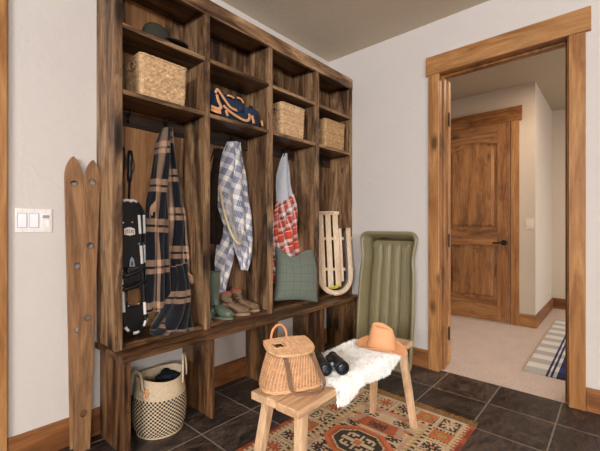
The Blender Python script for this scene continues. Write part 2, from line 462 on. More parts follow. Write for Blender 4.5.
# hall
HX, HY, HX2 = 4.2, .61, 5.4
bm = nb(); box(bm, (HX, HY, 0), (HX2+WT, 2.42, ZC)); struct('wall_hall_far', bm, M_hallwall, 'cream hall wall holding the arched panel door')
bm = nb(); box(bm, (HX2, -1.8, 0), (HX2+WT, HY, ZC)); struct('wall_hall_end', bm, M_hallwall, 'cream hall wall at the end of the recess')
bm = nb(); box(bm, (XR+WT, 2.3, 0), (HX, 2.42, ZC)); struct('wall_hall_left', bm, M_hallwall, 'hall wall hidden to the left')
HW0, HW1 = 2.9, 5.1
bm = nb(); box(bm, (XR+WT, -1.8, 0), (HW0, -1.68, ZC)); box(bm, (HW1, -1.8, 0), (HX2, -1.68, ZC)); box(bm, (HW0, -1.8, 0), (HW1, -1.68, .3)); box(bm, (HW0, -1.8, 1.35), (HW1, -1.68, ZC))
struct('wall_hall_right', bm, M_hallwall, 'hall wall with a window, out of view')
window('window_2', HW0, HW1, -1.78, -1.70, .3, 1.35, 'x')

# baseboards
bm = nb(); box(bm, (.295, YB-.014, 0), (2.486, YB, .128), .003); struct('baseboard_back', bm, wood('base', X_), 'knotty wood baseboard along the locker wall')
bm = nb(); box(bm, (XR-.014, .999, 0), (XR, 1.583, .128), .003); box(bm, (XR-.014, YF, 0), (XR, .129, .128), .003)
struct('baseboard_right', bm, wood('base', Y_), 'knotty wood baseboard beside the doorway')
bm = nb(); box(bm, (HX-.014, HY-.014, 0), (HX, .742, .128), .003); struct('baseboard_hall_far', bm, wood('alder', Y_), 'wood baseboard at the hall corner')
bm = nb(); box(bm, (HX, HY-.014, 0), (HX2, HY, .128), .003); struct('baseboard_hall_side', bm, wood('base', X_), 'wood baseboard running into the hall recess')
bm = nb(); box(bm, (HX2-.014, -1.68, 0), (HX2, HY-.014, .128), .003); struct('baseboard_hall_end', bm, wood('base', Y_), 'wood baseboard at the end of the hall recess')

# doorway trim
bm = nb()
box(bm, (XR-.020, .9255, 0), (XR+.001, .998, 2.069), .0025)
t1 = struct('trim_1', bm, wood('alder', Z_), 'left casing of the doorway, knotty orange wood')
bm = nb(); box(bm, (XR-.020, .130, 0), (XR+.001, .2045, 2.069), .0025)
struct('trim_2', bm, wood('alder', Z_), 'right casing of the doorway, knotty orange wood')
bm = nb(); box(bm, (XR-.026, .107, 2.069), (XR+.001, 1.013, 2.196), .0025)
struct('trim_3', bm, wood('alder', Y_), 'head casing over the doorway, knotty orange wood')
bm = nb()
box(bm, (XR-.002, .922, 0), (XR+WT+.004, DO1, DZ-.016), .0015); box(bm, (XR-.002, DO0, 0), (XR+WT+.004, .213, DZ-.016), .0015)
box(bm, (XR-.002, DO0, DZ-.016), (XR+WT+.004, DO1, DZ), .0015)
box(bm, (XR+.045, .910, 0), (XR+.075, .922, DZ-.016), .0015); box(bm, (XR+.045, .213, 0), (XR+.075, .225, DZ-.016), .0015); box(bm, (XR+.045, .225, DZ-.028), (XR+.075, .910, DZ-.016), .0015)
struct('trim_4', bm, wood('door', Z_), 'jamb and stop lining the doorway')
# open door leaf folded back into the hall
d2 = empty('door_2', (XR+WT+.012, .922, 0), 0); d2['kind'] = 'structure'; d2['category'] = 'door'; d2['label'] = 'open knotty wood door folded back behind the left jamb'
bm = nb(); box(bm, (.004, -.012, .012), (.044, .70, 2.055), .003); obj('door_panel', bm, wood('alder', Z_), d2)
for z in (.19, .86, 1.73):
    bm = nb(); box(bm, (-.004, -.0145, z), (.022, -.011, z+.095), .001); cyl(bm, (-.003, -.0165, z), (-.003, -.0165, z+.095), .0055, 10)
    obj('hinge', bm, M_black, d2, auto=40)
# left casing and the door beyond it
bm = nb(); box(bm, (.196, YB-.020, 0), (.294, YB, 2.078), .0025); struct('trim_5', bm, wood('alder', Z_), 'orange wood casing at the left edge, left of the switches')
bm = nb(); box(bm, (-.76, YB-.024, 2.079), (.31, YB, 2.2), .0025); struct('trim_6', bm, wood('alder', X_), 'head casing over the left door')
bm = nb(); box(bm, (-.744, YB-.020, 0), (-.646, YB, 2.078), .0025); struct('trim_7', bm, wood('alder', Z_), 'far left casing of the left door')
def panel_door(name, W, H, M, thick, lab, kind):
    """leaf in local x 0..W, z 0..H, front at y=-thick; arched two panel door"""
    o = empty(name, (0, 0, 0)); o.matrix_world = M; o['kind'] = 'structure'; o['category'] = 'door'; o['label'] = lab
    m = wood(kind, Z_); mx = wood(kind, X_)
    s = .118
    for x0 in (0, W-s):
        bm = nb(); box(bm, (x0, -thick, 0), (x0+s, 0, H), .0025); obj('stile', bm, m, o)
    z1, z2, z3 = .215, .80, .965
    bm = nb(); box(bm, (s, -thick+.001, 0), (W-s, 0, z1), .002); obj('rail', bm, mx, o)
    bm = nb(); box(bm, (s, -thick+.001, z2), (W-s, 0, z3), .002); obj('rail', bm, mx, o)
    # arched top rail
    ztop = H-.165; rise = .045; n = 20; w = W-2*s
    def arch(u, base, r): return base + r*math.sin(PI*u)
    pts = [(s + w*i/n, arch(i/n, ztop-rise*1.0, rise)) for i in range(n+1)]
    bm = nb()
    plate(bm, pts + [(W-s, H), (s, H)], [], thick-.001, lambda u, v, q: Vector((u, -q, v))); obj('rail', bm, mx, o)
    def raised(z0, z1, arched, nm):
        bm = nb(); rings = []
        for ins, d in ((0, .020), (.012, .020), (.014, .0265), (.030, .0265), (.034, .018), (.058, .006), (.062, .006)):
            x0, x1 = s+ins, W-s-ins; a0 = z0+ins; a1 = z1-ins
            top = [(x1 - (x1-x0)*i/n, (arch(i/n, a1-rise, rise) if arched else a1)) for i in range(n+1)]
            rings.append([Vector((u, -thick+d-.004 if True else 0, v)) for u, v in [(x0, a0), (x1, a0)] + top])
        loft(bm, rings, True, False)
        bm.faces.new([v for v in bm.verts][-len(rings[0]):])
        bmesh.ops.recalc_face_normals(bm, faces=bm.faces)
        for f in bm.faces:
            if f.normal.y > .5: f.normal_flip()
        obj(nm, bm, m, o)
    raised(z1, z2, False, 'lower_panel'); raised(z3, ztop, True, 'upper_panel')
    bm = nb(); box(bm, (s-.004, -.012, z1-.004), (W-s+.004, -.004, H-.1)); obj('core_panel', bm, m, o)
    return o
# hall door: hinge side at y=1.57, latch side y=.826
D = panel_door('door_1', .745, 2.079, Matrix.Translation((HX+.004, 1.571, .012)) @ Matrix.Rotation(R(-90), 4, 'Z'), .034, 'closed knotty wood door with arched upper panel, across the hall', 'door')
bm = nb(); cyl(bm, (.69, -.034, .83), (.69, -.046, .83), .028, 20); cyl(bm, (.69, -.046, .83), (.69, -.075, .83), .011, 12)
tube(bm, smooth_path([(.695, -.073, .83), (.66, -.077, .832), (.62, -.076, .826), (.595, -.072, .83)], 4), .0085, 10)
obj('lever_handle', bm, M_bronze, D, auto=40, label='dark bronze lever handle')
bm = nb(); box(bm, (HX-.018, .747, 0), (HX, .821, 2.095), .0025); struct('trim_8', bm, wood('alder', Z_), 'right casing of the hall door')
bm = nb(); box(bm, (HX-.018, 1.576, 0), (HX, 1.65, 2.095), .0025); struct('trim_9', bm, wood('alder', Z_), 'left casing of the hall door')
bm = nb(); box(bm, (HX-.022, .721, 2.095), (HX, 1.676, 2.238), .0025); struct('trim_10', bm, wood('door', Y_), 'head casing of the hall door')
# the left door behind its casing
D3 = panel_door('door_3', .83, 2.06, Matrix.Translation((-.64, YB-.001, .012)), .012, 'knotty wood door left of the switches', 'alder')

# ------------------------------------------------------------------ the locker
LB = Vector((1.565, 1.72, 0))
L = thing('mudroom_locker', 'tall dark-stained rustic wood locker with four open bays and bench seat', 'locker', LB)
def lp(name, boxes, kind, axis, bev=.0018, label=None, tints=None):
    bm = nb()
    for i, (a, b) in enumerate(boxes):
        box(bm, Vector(a)-LB, Vector(b)-LB, bev, tint=(tints[i] if tints else None))
    return obj(name, bm, wood(kind, axis), L, label=label)
YL = 1.645; YK = 1.872
divs = [(.630, .660), (1.0845, 1.1165), (1.554, 1.587), (2.021, 2.06), (2.477, 2.499)]
ZT = 2.226
for i, (a, b) in enumerate(divs):
    nm = 'side_panel' if i in (0, 4) else 'divider'
    # boards joined from two planks, as in the photo, with a face strip at the front
    xa, xb = (a, b)
    t = [random.uniform(-.12, .1) for _ in range(3)]
    z0 = .4525
    lp(nm, [((xa+.004, YL+.019, z0), (xb-.004, YL+.13, ZT-.056)), ((xa+.004, YL+.1305, z0), (xb-.004, YK+.012, ZT-.056))], 'rustic', Z_, .001, tints=t)
    lp('face_strip', [((a, YL, z0), (b, YL+.019, 2.143))], 'rustic', Z_, .0015)
lp('crown_board', [((.630, YL-.004, 2.143), (2.499, YL+.018, ZT))], 'rustic', X_, .002)
lp('top_board', [((.634, YL+.018, ZT-.055), (2.495, YK+.012, ZT-.031))], 'bench', X_)  # darker wood deepens the shade at the cubby top
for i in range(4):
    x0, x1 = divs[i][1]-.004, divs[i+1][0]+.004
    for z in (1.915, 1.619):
        lp('shelf', [((x0, YL+.0215, z-.022), (x1, YK, z))], 'bench', X_, .001)  # darker stain than the frame, stands in for shade under the shelves
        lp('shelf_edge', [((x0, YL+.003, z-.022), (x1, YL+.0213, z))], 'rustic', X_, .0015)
    lp('cubby_floor', [((x0, YL+.014, .4525), (x1, YK, .475))], 'bench', X_, .0015)
    # back boards
    n = 4; w = (x1-x0)/n
    for k in range(n):
        kind = 'panel' if (i == 0 and k in (1, 2)) else 'rustic'
        lp('back_board', [((x0+k*w, YK, .475), (x0+(k+1)*w-.0015, YK+.011, ZT-.056))], kind, Z_, .001)
    lp('hook_shade_rail', [((x0+.001, YK-.014, 1.515), (x1-.001, YK, 1.585))], 'dark', X_, .0015)  # assumed rail for the hooks; its dark colour paints the shade below the shelf
# bench seat: two boards
lp('bench_seat', [((.622, 1.553, .424), (2.499, 1.722, .452)), ((.622, 1.7225, .424), (2.499, YB-.016, .452))], 'bench', X_, .003, tints=[.0, -.1])
for i, (a, b) in enumerate([(.645, .669), (1.084, 1.1005), (1.551, 1.573), (2.02, 2.044), (2.449, 2.473)]):
    ym = 1.587+.125
    o = lp('leg_panel', [((a, 1.606, 0), (b, ym, .424)), ((a, ym+.0008, 0), (b, YB-.0145, .424))], 'bench', Z_, .001, tints=[random.uniform(-.1, .1), random.uniform(-.15, .05)])
    lp('leg_edge_strip', [((a-.001, 1.583, 0), (b+.001, 1.606, .424))], 'bench', Z_, .0015)
# coat hooks: three a bay, parts of the locker
HOOKS = []
def hook(x, z=1.553):
    bm = nb(); y = YK-.014
    q = Vector((x, y, z))-LB
    box(bm, q+Vector((-.009, -.003, -.026)), q+Vector((.009, 0, .026)), .002)
    tube(bm, smooth_path([q+Vector((0, -.002, .008)), q+Vector((0, -.022, .010)), q+Vector((0, -.036, .026)), q+Vector((0, -.040, .040))], 4), .0042, 8)
    tube(bm, smooth_path([q+Vector((0, -.002, -.012)), q+Vector((0, -.016, -.026)), q+Vector((0, -.026, -.020)), q+Vector((0, -.028, -.008))], 4), .0038, 8)
    obj('coat_hook', bm, M_brass, L, auto=50)
for i in range(4):
    x0, x1 = divs[i][1], divs[i+1][0]
    for f in (.25, .68 if i else .72):
        hook(lerp(x0, x1, f))

# ------------------------------------------------------------------ woven baskets
def rrect(w, d, r, n):                  # rounded rectangle points, n per perimeter, with param
    P = []; segs = [(w-2*r), (d-2*r)]*2; arc = PI*r/2; tot = 2*(w-2*r)+2*(d-2*r)+4*arc
    for i in range(n):
        s = tot*i/n
        x, y, a = -w/2+r, -d/2, 0
        for k in range(4):
            sl = segs[k]
            ca, sa = math.cos(a), math.sin(a)
            if s <= sl: P.append((x+ca*s, y+sa*s, ca, sa)); break
            x += ca*sl; y += sa*sl; s -= sl
            if s <= arc:
                th = s/r; cx_, cy_ = x-sa*r, y+ca*r
                aa = a + th
                P.append((cx_+math.sin(aa)*r, cy_-math.cos(aa)*r, math.cos(aa), math.sin(aa))); break
            cx_, cy_ = x-sa*r, y+ca*r; a += PI/2
            x, y = cx_+math.sin(a)*r, cy_-math.cos(a)*r; s -= arc
    return P
def woven(bm, pathf, H, rows, cols, amp, per=4, sub=3, hole=None, th=.006, jitter=.5, mif=None):
    """weave: rows of strands going round; pathf(v) gives [(x,y,tx,ty)]*n at height fraction v"""
    n = cols; NV = rows*sub; V = []
    rv = [random.uniform(-.16, .16) for _ in range(rows+1)]
    for j in range(NV+1):
        v = j/NV; P = pathf(v); ring = []
        row = min(j//sub, rows-1); f = (j % sub)/sub
        rnd = abs(math.sin(PI*f)) if sub > 1 else 1
        for i, (x, y, tx, ty) in enumerate(P):
            ph = math.cos(2*PI*i/per + PI*row)
            d = amp*(ph*rnd*.40 + .95*rnd - .4) + amp*jitter*noise.noise(Vector((i*.37, row*1.3, rows)))
            ring.append(bm.verts.new((x+ty*d, y-tx*d, H*v + amp*.4*noise.noise(Vector((i*.21, row*.9, 7.7))))))
        V.append(ring)
    Lr = bm.loops.layers.float_color.get('Tint') or bm.loops.layers.float_color.new('Tint')
    for j in range(NV):
        row = j//sub
        for i in range(n):
            k = (i+1) % n
            if hole and hole(i/n, (j+.5)/NV): continue
            f = bm.faces.new((V[j][i], V[j][k], V[j+1][k], V[j+1][i])); f.smooth = True
            tt = rv[row]*.7 + .22*noise.noise(Vector((i//per*1.7 + row*3.1, row*2.3, .5)))
            if mif: f.material_index = mif(row, i)
            for l in f.loops: l[Lr] = (tt, tt, tt, 1)
    return V
def seagrass_basket(label, loc, w, d, h, rz, mat, hole=True):
    t = thing('seagrass_basket', label, 'basket', loc, rz, 'woven seagrass baskets in the upper cubbies')
    bm = nb(); n = 240; r = .018
    pf = lambda v: rrect(w-.012+.012*v, d-.012+.012*v, r, n)
    P0 = rrect(w, d, r, n)
    def hl(u, v):
        p = P0[int(u*n) % n]
        return abs(p[1]) < .030*(1 if v < .86 else .8) and p[0] < 0 and abs(p[0]) > w/2-.01 and .70 < v < .89 or (abs(p[1]) < .030 and abs(p[0]) > w/2-.01 and .70 < v < .89)
    woven(bm, pf, h-.006, 17, n, .0032, 8, 3, hl if hole else None)
    obj('woven_wall', bm, mat, t).modifiers.new('thick', 'SOLIDIFY').thickness = .006
    bm = nb()
    P = rrect(w, d, r, 120)
    tube(bm, [(x, y, h-.005+.0008*math.sin(i*1.3)) for i, (x, y, a, b) in enumerate(P)], .0058, 8, closed=True)
    obj('rim', bm, mat, t, smooth=True)
    bm = nb(); box(bm, (-w/2+.012, -d/2+.012, .001), (w/2-.012, d/2-.012, .006)); obj('base', bm, mat, t)
    if hole:
        for s in (-1, 1):
            bm = nb(); pts = []
            for k in range(20):
                a = 2*PI*k/20; pts.append((s*(w/2+.001), .030*math.cos(a)*(1), h*.795+h*.10*math.sin(a)))
            tube(bm, pts, .0026, 6, closed=True); obj('handle_hole_rim', bm, mat, t, smooth=True)
    return t
seagrass_basket('larger pale seagrass basket with handle hole, in the first bay from the left', (.873, 1.763, 1.6195), .245, .190, .205, 0, M_seagrass)
seagrass_basket('middle-sized pale seagrass basket, in the third bay from the left', (1.812, 1.758, 1.6195), .238, .180, .222, 0, M_seagrass)
seagrass_basket('browner seagrass basket, in the right end bay above the wooden sled', (2.300, 1.758, 1.6195), .262, .180, .220, 0, M_seagrass2)

# ------------------------------------------------------------------ cap on the top shelf
t = thing('billed_hat', 'dark green felt cap on the top left shelf', 'cap', (.862, 1.722, 1.9155), R(-33))
bm = nb(); rings = []
for k in range(13):
    a = k/12*PI/2; 
    r = .070*(math.cos(a)**.55 if k < 12 else .02); z = .004 + .088*math.sin(a)**.95
    rings.append([Vector((1.06*r*math.cos(q) - .012*math.sin(a), r*.92*math.sin(q), z + .008*math.sin(a)*math.cos(q+2.4))) for q in [2*PI*i/28 for i in range(28)]])
loft(bm, rings); obj('crown', bm, M_capgreen, t, smooth=True)
bm = nb(); rings = []
for k in range(9):
    u = k/8; x = .045 + .100*u
    hw = .074*math.sqrt(max(.02, 1-(u*.96)**2.4))
    rings.append([Vector((x, hw*s, .012 - .006*u - .012*u*u*0 + .010*(1-s*s)*(1-u*.3) + dz)) for s, dz in [(-1, 0), (-.5, 0), (0, 0), (.5, 0), (1, 0), (.9, -.004), (.5, -.004), (0, -.004), (-.5, -.004), (-.9, -.004)]])
loft(bm, rings); obj('bill', bm, M_capgreen, t, smooth=True)
bm = nb(); lathe(bm, [(.006, .089), (.007, .092), (.004, .096), (.001, .097)], 12, (-.012, 0, 0)); obj('button', bm, M_capgreen, t, smooth=True)

# ------------------------------------------------------------------ navy bag with tan leather straps
BO = Vector((1.35, 1.74, 1.6195))
t = thing('canvas_bag', 'navy canvas bag with tan leather straps, slumped in the second upper cubby', 'bag', BO)
def blob(bm, c, r, n=24, m=14, pw=.6, wob=.06, seed=0):
    rings = []
    for j in range(m+1):
        a = -PI/2 + PI*j/m
        cz = math.copysign(abs(math.sin(a))**pw, math.sin(a)); cr = max(.02, abs(math.cos(a))**pw)
        ring = []
        for i in range(n):
            q = 2*PI*i/n
            x = math.copysign(abs(math.cos(q))**pw, math.cos(q))*cr; y = math.copysign(abs(math.sin(q))**pw, math.sin(q))*cr
            p = Vector((x, y, cz)); k = 1 + wob*noise.noise(p*1.9 + Vector((seed, seed*2, 0)))
            ring.append(Vector((c[0]+r[0]*x*k, c[1]+r[1]*y*k, c[2]+r[2]*cz*k)))
        rings.append(ring)
    loft(bm, rings)
bm = nb(); blob(bm, (.005, .01, .039), (.194, .072, .036), 40, 16, .55, .12, 1); obj('bag_body', bm, M_navy, t, smooth=True)
bm = nb(); blob(bm, (-.045, .016, .112), (.125, .056, .056), 36, 14, .7, .22, 2)
blob(bm, (-.155, .005, .105), (.032, .050, .068), 24, 14, .7, .2, 5)
obj('folded_flap', bm, M_navy, t, smooth=True)
bm = nb(); blob(bm, (.110, .0, .094), (.055, .048, .032), 24, 12, .6, .2, 9); obj('side_pocket', bm, M_navy, t, smooth=True)
def strap(nm, pts, Yp, w=.0085, mat=M_tan, par=t, org=BO):
    bm = nb(); q = [(A(*p, Yp if len(p) == 2 else p[2]) if len(p) == 2 else A(p[0], p[1], p[2]))-org for p in pts]
    tube(bm, smooth_path(q, 6), 0, 8, flat=(w, .0028), up=(0, -1, 0.2)); obj(nm, bm, mat, par, smooth=True)
strap('leather_handle', [(215.5, 93, 1.675), (217.5, 89.5, 1.668), (220.5, 93, 1.664), (226.5, 102, 1.662), (231, 107.5, 1.662), (237, 110.5, 1.668)], 1.66)
strap('leather_handle', [(223.5, 105.5, 1.664), (230, 111.5, 1.660), (238, 117, 1.657), (245, 120.5, 1.657), (249, 119.5, 1.659), (249.6, 114, 1.664)], 1.66)
strap('leather_trim', [(217, 94.5, 1.672), (218.6, 101, 1.668), (221, 106.5, 1.665), (218.5, 109, 1.663), (211, 106, 1.672)], 1.66, .010)
strap('leather_trim', [(211, 108.5, 1.674), (216, 111, 1.666), (221, 112.3, 1.664)], 1.66, .012)
strap('leather_tab', [(226, 110, 1.664), (228, 116, 1.667)], 1.66, .010)
strap('leather_tab', [(252, 115.5, 1.666), (254, 123.5, 1.668)], 1.66, .011)
strap('leather_tab', [(261.5, 120.5, 1.672), (262.6, 126, 1.674)], 1.66, .008)
strap('leather_piping', [(227, 95.5, 1.705), (230, 95.8, 1.700), (234, 98, 1.700)], 1.70, .006)
strap('leather_piping', [(237, 97.5, 1.706), (241, 99, 1.702), (243.5, 103, 1.702)], 1.70, .006)
bm = nb(); p = A(251, 107.5, 1.70)-BO; box(bm, p+Vector((-.016, -.004, -.010)), p+Vector((.016, .004, .010)), .003); obj('buckle', bm, M_blackplastic, t)

# ------------------------------------------------------------------ hanging cloth
def cloth(bm, rows, nU=64, nV=90, folds=3.5, twist=1.2, uvs=(0, 0), width=.4, seed=0, hem=.01, vscale=1):
    """rows: (z, x_left, x_right, y_front, fold_depth)"""
    uvl = bm.loops.layers.uv.get('UVMap') or bm.loops.layers.uv.new('UVMap')
    z1 = max(r[0] for r in rows); z0 = min(r[0] for r in rows); G = []
    for j in range(nV+1):
        z = lerp(z1, z0, j/nV); row = []
        xl, xr, yf, am = table(rows, z)
        for i in range(nU+1):
            s = i/nU
            ph = 2*PI*folds*s + twist*(z-z0)*3 + .9*noise.noise(Vector((s*2, z*4, seed)))*2
            x = lerp(xl, xr, s) + .35*am*math.cos(ph)*math.sin(PI*s)
            y = yf + am*(.5+.5*math.sin(ph)) + .5*am*noise.noise(Vector((s*3, z*6, seed+5)))
            # round the edges back
            y += am*.9*abs(2*s-1)**3
            zz = z - (hem*(math.sin(ph*.7+seed)+noise.noise(Vector((s*5, seed, 1))))*(j/nV)**3)
            row.append((bm.verts.new((x, y, zz)), (s*width+uvs[0], (z*vscale)+uvs[1])))
        G.append(row)
    for j in range(nV):
        for i in range(nU):
            q = (G[j][i], G[j+1][i], G[j+1][i+1], G[j][i+1])
            f = bm.faces.new([a[0] for a in q]); f.smooth = True
            for l, a in zip(f.loops, q): l[uvl].uv = a[1]
def tassels(bm, p0, p1, n, ln, r=.0012):
    p0, p1 = Vector(p0), Vector(p1)
    for i in range(n):
        p = p0.lerp(p1, (i+.5)/n) + Vector((random.uniform(-.002, .002), random.uniform(-.003, .003), 0))
        q = p + Vector((random.uniform(-.006, .006), random.uniform(-.005, .003), -ln*random.uniform(.7, 1.1)))
        tube(bm, [p, p.lerp(q, .5)+Vector((random.uniform(-.003, .003), 0, 0)), q], r, 5)
def solid(o, th=.003):
    m = o.modifiers.new('thick', 'SOLIDIFY'); m.thickness = th; m.offset = 0
    return o
def cloth2(bm, rows, nU=60, nV=80, folds=3.5, seed=0, uvs=(0, 0), width=.3, twist=2.0, edge=1.0):
    """rows from top to bottom: (left px, left py, right px, right py, y of the front, fold depth)"""
    uvl = bm.loops.layers.uv.get('UVMap') or bm.loops.layers.uv.new('UVMap')
    pts = [(A(r[0], r[1], r[4]), A(r[2], r[3], r[4]), r[5]) for r in rows]
    ln = [0]
    for a, b in zip(pts, pts[1:]): ln.append(ln[-1] + ((a[0]+a[1])/2-(b[0]+b[1])/2).length)
    PL = smooth_path([p[0] for p in pts], 12); PR = smooth_path([p[1] for p in pts], 12); AM = []
    for a, b in zip(pts, pts[1:]): AM += [lerp(a[2], b[2], k/12) for k in range(12)]
    AM.append(pts[-1][2]); T = ln[-1]; G = []; n = len(PL)
    acc = 0
    for j in range(n):
        if j: acc += ((PL[j]+PR[j])/2-(PL[j-1]+PR[j-1])/2).length
        row = []
        for i in range(nU+1):
            s = i/nU; am = AM[j]
            ph = 2*PI*folds*s + twist*acc*2 + 2.2*noise.noise(Vector((s*1.6, acc*2.5, seed)))
            c = PL[j].lerp(PR[j], s)
            c.x += .4*am*math.cos(ph)*math.sin(PI*s)
            c.y += am*(.5+.5*math.sin(ph)) + .7*am*noise.noise(Vector((s*3, acc*5, seed+5))) + am*edge*abs(2*s-1)**3
            if j > n*.75: c.z += .012*noise.noise(Vector((s*6, seed, 2)))*(j/n-.75)*4
            row.append((bm.verts.new(c), (s*width+uvs[0], uvs[1]-acc)))
        G.append(row)
    for j in range(n-1):
        for i in range(nU):
            q = (G[j][i], G[j+1][i], G[j+1][i+1], G[j][i+1])
            f = bm.faces.new([a[0] for a in q]); f.smooth = True
            for l, a in zip(f.loops, q): l[uvl].uv = a[1]

# --- plaid blanket in the first bay
BL = Vector((.98, 1.80, .4755))
def clothobj(name, bm, mat, par, org, th=.003):
    bmesh.ops.translate(bm, verts=bm.verts, vec=-Vector(org)); return solid(obj(name, bm, mat, par), th)
t = thing('plaid_blanket', 'black and tan plaid blanket hung in the first bay, its end pooled on the seat', 'blanket', BL)
bm = nb()
cloth2(bm, [(166, 127, 175, 128, 1.83, .012), (164, 140, 177, 141, 1.81, .03), (167, 165, 180, 166, 1.80, .035), (168, 190, 184, 190, 1.79, .035), (168, 220, 189, 220, 1.785, .035), (168, 250, 191, 250, 1.78, .032), (170, 280, 192, 279, 1.76, .03), (172, 306, 190, 303, 1.74, .03)], folds=2.6, seed=3, uvs=(.03, .0), width=.20)
clothobj('right_fold', bm, M_plaid1, t, BL)
bm = nb()
cloth2(bm, [(163, 128, 173, 127, 1.81, .012), (160.5, 142, 173, 141, 1.785, .028), (158, 160, 172, 160, 1.772, .03), (155, 182, 171.5, 184, 1.765, .03), (151, 205, 171, 206, 1.757, .028), (149.5, 235, 171, 236, 1.75, .022), (148.5, 270, 172, 268, 1.74, .02), (147.5, 300, 172, 296, 1.73, .02), (147.5, 314, 172, 309, 1.725, .02)], folds=2.3, seed=8, uvs=(.0, .06), width=.17)
clothobj('left_fold', bm, M_plaid1, t, BL)
bm = nb()
cloth2(bm, [(168, 268, 190, 262, 1.765, .02), (172, 284, 192, 278, 1.73, .035), (172, 298, 194.5, 294, 1.69, .045), (167, 312, 196.5, 308, 1.66, .05), (160, 322, 198, 319, 1.635, .05), (154, 330, 198, 328, 1.62, .035), (156, 332.5, 196.5, 331.5, 1.650, .015)], folds=3.2, seed=12, uvs=(.002, .33), width=.036, twist=5)
clothobj('pooled_end', bm, M_plaid1, t, BL)
bm = nb()
cloth2(bm, [(168, 318, 182, 320, 1.668, .012), (160, 326, 178, 328, 1.640, .02), (153, 332, 174, 334, 1.622, .02), (151, 335, 170, 336, 1.618, .008)], folds=2, seed=22, uvs=(.005, .61), width=.05)
clothobj('trailing_corner', bm, M_plaid1, t, BL)
for (p0, p1, Yq, n, ln) in (((150.2, 207), (156, 200), 1.748, 18, .055), ((188.2, 272), (192.8, 276), 1.75, 14, .05)):
    bm = nb(); tassels(bm, A(*p0, Yq), A(*p1, Yq), n, ln, .0016); bmesh.ops.translate(bm, verts=bm.verts, vec=-BL)
    obj('fringe', bm, plain('tan_fringe', srgb(170, 134, 104), .9, .2) if n == 18 else bpy.data.materials['tan_fringe'], t)

# --- blue and white checked shirt and what hangs with it in the second bay
SL = Vector((1.40, 1.80, .62))
t = thing('checked_shirt', 'blue and white checked shirt hanging in the second bay', 'shirt', SL)
bm = nb()
cloth2(bm, [(229.5, 141, 242, 142, 1.825, .014), (227, 152, 245.5, 152, 1.80, .03), (225, 168, 248.5, 168, 1.79, .035), (223, 188, 251.5, 188, 1.785, .035), (224, 205, 254, 206, 1.78, .035), (228, 222, 255.5, 224, 1.775, .03), (235, 240, 256, 240, 1.77, .025), (239.5, 256, 254, 256, 1.765, .02), (243, 270, 248.5, 271, 1.765, .01)], folds=2.7, seed=31, uvs=(0, 0), width=.31)
clothobj('shirt_body', bm, M_plaid2, t, SL)
bm = nb()
cloth2(bm, [(225, 205, 240, 212, 1.84, .015), (223, 228, 240, 234, 1.825, .02), (220, 248, 237, 252, 1.805, .022), (218.5, 264, 233.5, 268, 1.795, .02), (219.5, 282, 228.5, 284, 1.79, .014), (221.5, 299, 225, 300.5, 1.785, .006)], folds=1.8, seed=37, uvs=(.4, .2), width=.17)
clothobj('shirt_tail', bm, M_plaid2, t, SL)
# dark garment behind it
GL = Vector((1.27, 1.84, .9))
t = thing('dark_jacket', 'dark brown jacket hanging behind the checked shirt, left side of the second bay', 'jacket', GL)
bm = nb()
cloth2(bm, [(215, 148, 226, 149, 1.855, .008), (212.5, 162, 228, 163, 1.845, .02), (210.5, 185, 228, 186, 1.838, .024), (211, 215, 227, 216, 1.835, .022), (212, 243, 225, 246, 1.835, .018)], folds=2.0, seed=41, width=.2)
clothobj('jacket_body', bm, M_browncloth, t, GL)
# landing net: bentwood hoop with mesh
NL = Vector((1.30, 1.765, .9))
t = thing('landing_net', 'fishing landing net with pale wooden hoop beside the checked shirt', 'net', NL)
hoop = []
cN = A(232.3, 208, 1.80)
for k in range(48):
    a = 2*PI*k/48
    x = .070*math.cos(a)*(1+.10*math.sin(a)); z = .222*math.sin(a)
    hoop.append(cN + Vector((x - .03*z, .28*z + .05*max(0, math.cos(a)), z)))
bm = nb(); tube(bm, hoop, .0080, 10, closed=True); bmesh.ops.translate(bm, verts=bm.verts, vec=-NL); obj('hoop', bm, M_netwood, t, smooth=True)
bm = nb(); tip = A(236, 247, 1.70)
top = max(hoop, key=lambda p: p.z)
tube(bm, smooth_path([top, top+Vector((-.004, .004, .05)), top+Vector((-.008, .006, .11))], 4), [.008]*9, 10); bmesh.ops.translate(bm, verts=bm.verts, vec=-NL); obj('handle', bm, M_netwood, t, smooth=True)
# net bag
bm = nb(); nA, nD = 22, 11; cen = sum(hoop, Vector())/48 + Vector((.010, -.045, -.15))
def netp(i, d):
    a = (i % nA)/nA*48; k = int(a) % 48; f = a-int(a)
    p = hoop[k].lerp(hoop[(k+1) % 48], f)
    u = d/nD
    q = p.lerp(cen + Vector((0, 0, -.06*u)), u*.92); q.y -= .030*math.sin(PI*min(1, u*1.2)); q.z -= .07*u*u
    return q
for i in range(nA):
    for sgn in (1, -1):
        tube(bm, [netp(i + sgn*d*.5, d) for d in range(nD+1)], .0015, 4)
bmesh.ops.translate(bm, verts=bm.verts, vec=-NL); obj('net_bag', bm, M_net, t)

